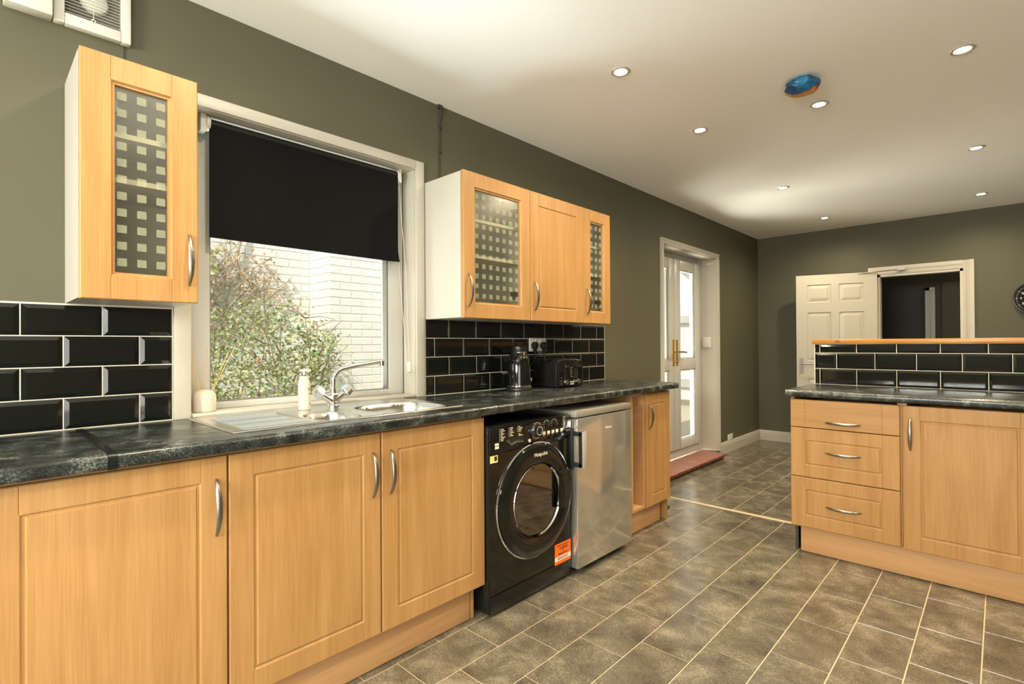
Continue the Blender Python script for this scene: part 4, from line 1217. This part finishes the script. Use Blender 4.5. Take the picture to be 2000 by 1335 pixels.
m = MB().box(2.3575, 2.3755, PY + 0.021, 3.83, 0.152, 0.896).box(XR - 0.02, XR - 0.002, PY + 0.021, 3.83, 0.152, 0.896).box(2.3755, XR - 0.02, PY + 0.021, 3.83, 0.152, 0.170)
m.build('carcass', 'beech_pale', c)
d = front(c, 'door', 0.47, 0.886 - 0.155, (2.3575, PY + 0.02, 0.155), frame='Y'); put_handle(d, (2.79, PY, 0.743), 'YV')
d = front(c, 'door', 0.465, 0.886 - 0.155, (2.8305, PY + 0.02, 0.155), frame='Y'); put_handle(d, (2.86, PY, 0.743), 'YV')
pl = MB().box(1.368, XR - 0.003, PY + 0.052, PY + 0.070, 0.003, 0.150)
tag(pl.build('plinth_board', 'beech_pale', bevel=0.001), 'long beech plinth along the foot of the peninsula', 'plinth')
pe = MB().box(1.334, 1.350, PY + 0.072, 3.83, 0.001, 0.150)
tag(pe.build('plinth_return', 'dark_grey'), 'dark plinth end board on the side of the peninsula', 'plinth')
m = MB().extrude_x([(2 * PY - 0.02 - y, z) for y, z in wt_prof(2 * PY - 0.02 - 3.846, PY, WT - 0.001, 0.038)], 1.310, XR)
tag(m.build('worktop', 'worktop', smooth=True), 'dark mottled worktop on the peninsula under the tiled upstand', 'worktop')
SYF = 3.850
up = MB().box(1.328, XR, SYF, SYF + 0.11, 0.0, 1.2015)
wall_pen = struct(up.build('wall_peninsula', 'wall_paint'))
MB().box(1.328, XR, SYF - 0.0045, SYF, WT, 1.2015).build('grout', 'grout', wall_pen)
o_a = [1.331, 1.360] + [1.360 + 0.2032 * k for k in range(1, 10)] + [XR]
o_b = [1.331, 1.455] + [1.455 + 0.2032 * k for k in range(1, 10)] + [XR]
tile_field(wall_pen, [o_a, o_b, o_a], WT + 0.0005, [PITCH, PITCH, 0.0565], lambda u, v: (u, SYF - 0.0015, v), -math.pi / 2)
lg_ = thing('ledge_board', 'varnished pine ledge on top of the tiled peninsula upstand', 'ledge', (2.3, 3.9, 1.2))
MB().box(1.318, XR - 0.002, SYF - 0.022, SYF + 0.14, 1.2025, 1.231).build('board', 'pine', lg_, bevel=0.004)
MB().lathe((1.463, SYF - 0.0222, 1.218), [(0.011, -0.0004), (0.011, 0.0004)], 'y', 18, sx=0.62, sy=1.3).build('knot', 'knot', lg_)

# ------------------------------------------------------------------ clock
ck = thing('wall_clock', 'round black wall clock with white numerals on the far wall', 'clock', (2.46, YB, 1.617))
ccx, ccz, crr = 2.462, 1.617, 0.155
MB().lathe((ccx, YB - 0.035, ccz), [(crr, 0.0), (crr, 0.034)], 'y', 56).build('case', 'matt_black', ck, smooth=True)
MB().torus_profile((ccx, YB - 0.045, ccz), [(crr - 0.012, 0.0), (crr, 0.0), (crr + 0.002, 0.010), (crr - 0.012, 0.012)], 'y', 64).build('rim', 'appliance_black', ck, smooth=True)
MB().lathe((ccx, YB - 0.0365, ccz), [(crr - 0.012, 0.0), (crr - 0.012, 0.0012)], 'y', 56).build('dial', 'clock_face', ck)
fy = YB - 0.0368
for hnum in range(1, 13):
    a = math.radians(90 - 30 * hnum); r = 0.098
    text('numeral', str(hnum), 0.030, 'print_white', (ccx + r * math.cos(a), fy, ccz + r * math.sin(a)), AX_Y, ck)
tk = MB()
for k in range(60):
    a = 2 * math.pi * k / 60; r0, r1, w = (0.121, 0.134, 0.0022) if k % 5 == 0 else (0.126, 0.132, 0.0014)
    ca, sa = math.cos(a), math.sin(a)
    q = [(ccx + r * ca - s * w * sa, fy - e, ccz + r * sa + s * w * ca) for e in (0, 0.0006) for r, s in ((r0, -1), (r1, -1), (r1, 1), (r0, 1))]
    tk.add(q, [(0, 1, 2, 3), (4, 5, 6, 7), (0, 1, 5, 4), (1, 2, 6, 5), (2, 3, 7, 6), (3, 0, 4, 7)])
tk.build('minute_marks', 'print_white', ck)
for ang_, L, w in ((152, 0.105, 0.0085), (60, 0.125, 0.0055)):
    a = math.radians(ang_); ca, sa = math.cos(a), math.sin(a)
    pts = [(-0.02, -w * 0.5), (0.05, -w * 0.5), (L * 0.72, -w), (L, 0), (L * 0.72, w), (0.05, w * 0.5), (-0.02, w * 0.5)]
    q = [(ccx + u * ca - v_ * sa, fy - 0.004 - e, ccz + u * sa + v_ * ca) for e in (0, 0.001) for u, v_ in pts]
    MB().add(q, [tuple(range(7)), tuple(range(7, 14))] + [(i, (i + 1) % 7, 7 + (i + 1) % 7, 7 + i) for i in range(7)]).build('hand', 'print_white', ck)
MB().lathe((ccx, fy - 0.006, ccz), [(0.007, 0), (0.007, 0.005)], 'y', 14).build('hub', 'print_white', ck)

# ------------------------------------------------------------------ extractor fan and box
ef = thing('extractor_fan', 'white louvred extractor fan high on the wall above the single cabinet', 'extractor fan', (0.02, 0.285, 2.37))
ey0, ey1, ez0, ez1 = 0.184, 0.388, 2.263, 2.467
m = MB().box(0.001, 0.030, ey0, ey0 + 0.028, ez0, ez1).box(0.001, 0.030, ey1 - 0.028, ey1, ez0, ez1).box(0.001, 0.030, ey0 + 0.028, ey1 - 0.028, ez0, ez0 + 0.036).box(0.001, 0.030, ey0 + 0.028, ey1 - 0.028, ez1 - 0.036, ez1)
m.build('frame', 'white_plastic', ef, bevel=0.003)
MB().box(0.001, 0.004, ey0 + 0.028, ey1 - 0.028, ez0 + 0.036, ez1 - 0.036).build('back_plate', 'grey_plastic', ef)
MB().lathe((0.0045, 0.290, 2.375), [(0.040, 0), (0.036, 0.010), (0.02, 0.014)], 'x', 28).build('motor_hub', 'white_plastic', ef, smooth=True)
k = 0
z = ez0 + 0.041
while z < ez1 - 0.04:
    MB().add([(0.014, ey0 + 0.027, z + 0.006), (0.016, ey0 + 0.027, z + 0.0065), (0.027, ey0 + 0.027, z), (0.025, ey0 + 0.027, z - 0.0005), (0.014, ey1 - 0.027, z + 0.006), (0.016, ey1 - 0.027, z + 0.0065), (0.027, ey1 - 0.027, z), (0.025, ey1 - 0.027, z - 0.0005)],
             [(0, 1, 2, 3), (7, 6, 5, 4), (0, 4, 5, 1), (1, 5, 6, 2), (2, 6, 7, 3), (3, 7, 4, 0)]).build('slat', 'white_plastic', ef)
    z += 0.0105
MB().tube([(0.030, 0.285, 2.335), (0.031, 0.285, 2.306)], 0.0009, 6).torus_profile((0.031, 0.285, 2.300), [(0.004, -0.001), (0.0062, -0.001), (0.0062, 0.001), (0.004, 0.001)], 'x', 16).build('pull_ring', 'white_plastic', ef)
MB().tube([(0.003, 0.372, 2.262), (0.003, 0.372, 2.08)], 0.0016, 6).build('cable', 'conduit', ef)
bx_ = MB().box(0.001, 0.052, 0.070, 0.1815, 2.262, 2.42)
bo = tag(bx_.build('isolator_box', 'white_plastic', bevel=0.004), 'white plastic box beside the extractor fan at the top left corner', 'box')

# painted-over cable run down the wall
cd = thing('cable_conduit', 'painted-over cable running from ceiling to the triple wall cabinet', 'cable', (0, 1.77, 2.3))
MB().tube([(0.006, 1.778, H), (0.008, 1.775, 2.48), (0.004, 1.771, 2.42), (0.004, 1.769, 2.30), (0.004, 1.768, 2.071)], [0.007, 0.007, 0.005, 0.004, 0.003], 8).build('cable', 'conduit', cd, smooth=True)
for zz in (2.40, 2.265): MB().box(0.001, 0.012, 1.762, 1.780, zz - 0.004, zz + 0.004).build('clip', 'conduit', cd, bevel=0.001)
MB().box(0.0005, 0.014, 1.758, 1.786, H - 0.02, H).build('cap', 'conduit', cd)

# ------------------------------------------------------------------ downlights
spots = [(0.906, 2.158, 'nearest the window wall cabinets', 1), (0.893, 3.090, 'second along the window side', 1), (1.509, 3.217, 'beside the blue-wrapped ceiling fitting', 1), (2.109, 3.068, 'at the upper right of the ceiling', 1),
         (2.112, 4.686, 'in the middle of the right-hand row', 1), (0.900, 4.731, 'third along the window side', 1), (0.893, 6.180, 'closest to the far left corner', 1), (2.106, 6.175, 'above the wall clock', 1),
         (0.90, 0.62, 'added above the sink, out of frame', 0), (2.11, 1.45, 'added unseen above the camera', 0), (2.11, -0.6, 'added unseen behind the camera', 0), (0.9, -0.9, 'added unseen in the rear left corner', 0), (2.8, 3.0, 'added unseen over the peninsula end', 0)]  # last five are unseen, added to light the near part of the room
ring_me = MB().torus_profile((0, 0, 0), [(0.030, -0.0005), (0.044, -0.0005), (0.046, -0.003), (0.043, -0.006), (0.033, -0.006), (0.028, -0.002)], 'z', 32).mesh('bezel', 'satin_metal', smooth=True)
lens_me = MB().lathe((0, 0, 0), [(0.028, -0.0045), (0.028, -0.001)], 'z', 24).mesh('lens', 'lamp_glow')
for i, (x, y, where, vis) in enumerate(spots):
    t = thing('downlight', 'lit recessed ceiling downlight ' + where, 'downlight', (x, y, H), 'ceiling downlights')
    for nm, me in (('bezel', ring_me), ('lens', lens_me)):
        o = bpy.data.objects.new(nm, me); C.objects.link(o); o.parent = t
    ld = bpy.data.lights.new('downlight_beam', 'SPOT')
    ld.energy = DOWNLIGHT_W; ld.color = DOWNLIGHT_COL; ld.spot_size = math.radians(165); ld.spot_blend = 0.9; ld.shadow_soft_size = 0.03
    lo = bpy.data.objects.new('downlight_beam', ld); C.objects.link(lo); lo.parent = t; lo.location = (0, 0, -0.012)

# blue-wrapped ceiling fitting
al = thing('wrapped_alarm', 'ceiling fitting wrapped in a crumpled blue plastic bag', 'ceiling fitting', (1.512, 2.872, H))
bm = bmesh.new()
bmesh.ops.create_uvsphere(bm, u_segments=36, v_segments=20, radius=1.0)
from mathutils import noise as mnoise
for v in bm.verts:
    p = v.co.copy()
    k = 1 + 0.10 * mnoise.noise(p * 2.2) + 0.10 * abs(mnoise.noise(p * 5.0))
    z = p.z * 0.040 * k
    v.co = Vector((1.512 + p.x * 0.076 * k, 2.872 + p.y * 0.080 * k, H - 0.030 + min(z, 0.029)))
me = bpy.data.meshes.new('bag'); bm.to_mesh(me); bm.free()
for mm_ in ('blue_bag', 'bag_print', 'bag_red'): me.materials.append(MATS[mm_])
for p in me.polygons:
    c0 = p.center
    a = (c0.x - 1.512) * 0.72 + (c0.y - 2.872) * 0.69; b = -(c0.x - 1.512) * 0.69 + (c0.y - 2.872) * 0.72
    if c0.z < H - 0.034 and b > -0.062 + 0.95 * abs(a - 0.030):
        p.material_index = 1 if b > -0.052 + 0.95 * abs(a - 0.030) else 2
link('bag', me, al)

# ------------------------------------------------------------------ outside: garden walls of white painted brick
bw, bh, bd = 0.225, 0.0745, 0.10
bricks = {}
def brick_mesh(w, ax):
    key = (round(w, 3), ax)
    if key not in bricks:
        g = 0.005
        m = MB()
        if ax == 'x': m.box(-0.006, 0.004, -w/2 + g, w/2 - g, -bh/2 + g, bh/2 - g)
        else: m.box(-w/2 + g, w/2 - g, -0.004, 0.006, -bh/2 + g, bh/2 - g)
        bricks[key] = m.mesh('brick', 'brick_white', bevel=0.003, bseg=1)
    return bricks[key]
XA, XB, YC = -2.30, -2.70, 2.30        # near face, far face, return
m = MB().box(XB - 0.3, XB, -4.0, YC + 0.3, -0.6, 4.2).box(XB - 0.3, XA, YC, 9.5, -0.6, 4.2)
wg = struct(m.build('wall_garden', 'mortar_white'), 'white painted brick garden wall with a return corner')
def bond(u0, u1, z0, z1, place, ax, skip=None):
    r = 0; z = z0
    while z < z1:
        u = u0 - (bw / 2 if r % 2 else 0)
        while u < u1 - 0.01:
            a, b = max(u, u0), min(u + bw, u1)
            if b - a > 0.03:
                link('brick', brick_mesh(b - a, ax), wg, place((a + b) / 2, z + bh / 2))
            u += bw
        r += 1; z += bh
bond(YC, YC + 0.9, 0.62, 2.16, lambda u, z: (XA, u, z), 'x')
bond(XB, XA, 0.62, 2.25, lambda u, z: (u, YC, z), 'y')
bond(1.20, YC, 0.62, 2.25, lambda u, z: (XB, u, z), 'x')
gr = struct(MB().box(-9, -0.24, -6, 14, -0.65, -0.10).build('ground', 'paving'))
# side of the house beyond the french doors, seen through the panes
nb = thing('garden_building', 'white neighbouring building with a cream gable seen through the french doors', 'building', (-2.0, 10.2, -0.1))
# window-wall above keeps the garden bright; plants
random.seed(11)
def leaf_quad(m, p, L, W, mi):
    d = Vector((random.uniform(-1, 1), random.uniform(-1, 1), random.uniform(-0.8, 0.8))).normalized()
    s = d.cross(Vector((random.uniform(-1, 1), random.uniform(-1, 1), random.uniform(-1, 1)))).normalized()
    n = d.cross(s)
    a, b = p, p + d * L
    c = p + d * L * 0.45
    m.add([a, c + s * W + n * 0.006, b, c - s * W + n * 0.006], [(0, 1, 2), (0, 2, 3)], mi)
sh = thing('rose_bush', 'leafy green rose bush outside the window against the white brick', 'bush', (-2.1, 1.55, -0.1))
stems = MB(); tips = []
def inside_bush(p):
    top = 1.60 - 0.9 * max(0, p[1] - 1.86) ** 1.1 - 0.35 * max(0, 1.55 - p[1])
    return p[2] < top and p[1] < 2.24
for k in range(15):
    x, y = -2.15 + random.uniform(-0.2, 0.2), 1.68 + random.uniform(-0.44, 0.36)
    hgt = random.uniform(1.0, 1.62); lean = random.uniform(-0.35, 0.42)
    pts = []
    for i in range(7):
        t_ = i / 6
        pts.append((x + 0.12 * math.sin(3 * t_ + k), y + lean * t_ ** 1.5 + 0.04 * math.sin(5 * t_ + k), -0.1 + (hgt + 0.1) * t_))
    pts = pts[:3] + [p for p in pts[3:] if inside_bush(p)]
    stems.tube(pts, [0.011 - 0.0012 * i for i in range(len(pts))], 5)
    for i in range(2, len(pts)):
        tips.append(pts[i])
        for q in range(3):
            e = Vector(pts[i]); d = Vector((random.uniform(-0.2, 0.2), random.uniform(-0.24, 0.24), random.uniform(-0.02, 0.2)))
            stems.tube([e, e + d * 0.5 + Vector((0, 0, 0.02)), e + d], [0.005, 0.004, 0.002], 4)
            tips.append(tuple(e + d)); tips.append(tuple(e + d * 0.6))
stems.build('stem', 'stem_brown', sh)
fol = MB()
for p in tips:
    if not inside_bush(p): continue
    for q in range(9):
        pp = Vector(p) + Vector((random.gauss(0, 0.07), random.gauss(0, 0.075), random.gauss(0, 0.07)))
        if pp.z > 0.45 and inside_bush(pp) and pp.x > XB + 0.04: leaf_quad(fol, pp, random.uniform(0.025, 0.055), random.uniform(0.009, 0.017), 0 if random.random() < 0.62 else 1)
fo_ = fol.build('foliage', ['leaf_green', 'leaf_olive'], sh); fo_['kind'] = 'stuff'
for (px, py_, pz) in ((-2.0, 1.22, 1.36), (-1.95, 1.85, 1.52), (-2.0, 2.02, 1.40), (-1.9, 1.96, 1.28), (-1.95, 1.70, 1.58), (-1.9, 1.52, 1.10)):
    pm_ = MB()
    for q in range(9): leaf_quad(pm_, Vector((px, py_, pz)), 0.026, 0.012, 0)
    pm_.build('blossom', 'petal_pink', sh)
vn = thing('climbing_vine', 'bare brown climbing vine spread over the garden wall above the bush', 'vine', (XB + 0.05, 1.3, -0.1))
vs_m = MB(); vl = MB(); random.seed(5)
for k in range(70):
    y, z = random.uniform(1.0, 1.85), random.uniform(1.25, 1.85)
    a = random.uniform(0.3, 2.6); pts = []
    for i in range(8):
        pts.append((XB + 0.045 + 0.03 * math.sin(i + k), y, z))
        a += random.uniform(-0.55, 0.55); y += 0.085 * math.cos(a); z += 0.085 * abs(math.sin(a)) * (1 if random.random() < 0.75 else -1)
        if i > 2 and random.random() < 0.5 and z > 1.6:
            for q in range(3): leaf_quad(vl, Vector(pts[-1]) + Vector((random.uniform(0, 0.05), random.gauss(0, 0.04), random.gauss(0, 0.04))), random.uniform(0.02, 0.05), 0.012, 0 if random.random() < 0.8 or y > 1.35 else 1)
    vs_m.tube(pts, [0.008 * (1 - i / 10) * random.choice((0.6, 1.0)) for i in range(8)], 5)
vs_m.tube([(XB + 0.04, 1.20, -0.1), (XB + 0.05, 1.25, 0.9), (XB + 0.05, 1.38, 1.5), (XB + 0.05, 1.60, 1.95), (XB + 0.05, 1.72, 2.4)], [0.03, 0.024, 0.018, 0.014, 0.01], 7)
vs_m.tube([(XB + 0.04, 1.0, -0.1), (XB + 0.06, 1.1, 1.0), (XB + 0.06, 1.24, 1.6), (XB + 0.06, 1.3, 2.3)], [0.025, 0.02, 0.014, 0.01], 7)
vs_m.build('stem', 'vine_stem', vn)
for k in range(60):
    leaf_quad(vl, Vector((XB + random.uniform(0.03, 0.14), random.uniform(1.15, 1.95), random.uniform(1.78, 2.1))), random.uniform(0.03, 0.06), 0.014, 0)
for k in range(70):
    leaf_quad(vl, Vector((XB + random.uniform(0.05, 0.3), random.uniform(1.15, 1.42), random.uniform(1.65, 2.05))), random.uniform(0.04, 0.07), 0.02, 1)
fo_ = vl.build('dry_leaves', ['leaf_brown', 'leaf_olive'], vn); fo_['kind'] = 'stuff'

# neighbouring building: long white wall with coping, gable and ground beyond the french doors
MB().box(-7.0, -1.0, 10.5, 10.7, -0.1, 1.65).build('wall', 'render_white', nb)
MB().box(-7.0, -1.0, 10.42, 10.72, 1.65, 1.80).build('coping', 'upvc', nb)
MB().box(-7.0, -1.0, 10.44, 10.50, 0.29, 0.46).build('rail', 'upvc', nb)
MB().box(-7.0, -1.0, 10.46, 10.50, -0.1, 0.02).build('plinth', 'roof_tile', nb)
MB().add([(-7.0, 11.0, 0), (-1.0, 11.0, 0), (-1.0, 11.0, 1.3), (-3.6, 11.0, 3.6), (-7.0, 11.0, 3.6), (-7.0, 11.2, 0), (-1.0, 11.2, 0), (-1.0, 11.2, 1.3), (-3.6, 11.2, 3.6), (-7.0, 11.2, 3.6)],
         [(0, 1, 2, 3, 4), (9, 8, 7, 6, 5), (0, 5, 6, 1), (1, 6, 7, 2), (2, 7, 8, 3), (3, 8, 9, 4), (4, 9, 5, 0)]).build('gable', 'render_white', nb)
MB().add([(-1.0, 10.88, 1.24), (-1.0, 10.88, 1.42), (-3.66, 10.88, 3.78), (-3.66, 10.88, 3.60), (-1.0, 11.0, 1.24), (-1.0, 11.0, 1.42), (-3.66, 11.0, 3.78), (-3.66, 11.0, 3.60)],
         [(0, 1, 2, 3), (7, 6, 5, 4), (0, 4, 5, 1), (1, 5, 6, 2), (2, 6, 7, 3), (3, 7, 4, 0)]).build('bargeboard', 'fascia_cream', nb)
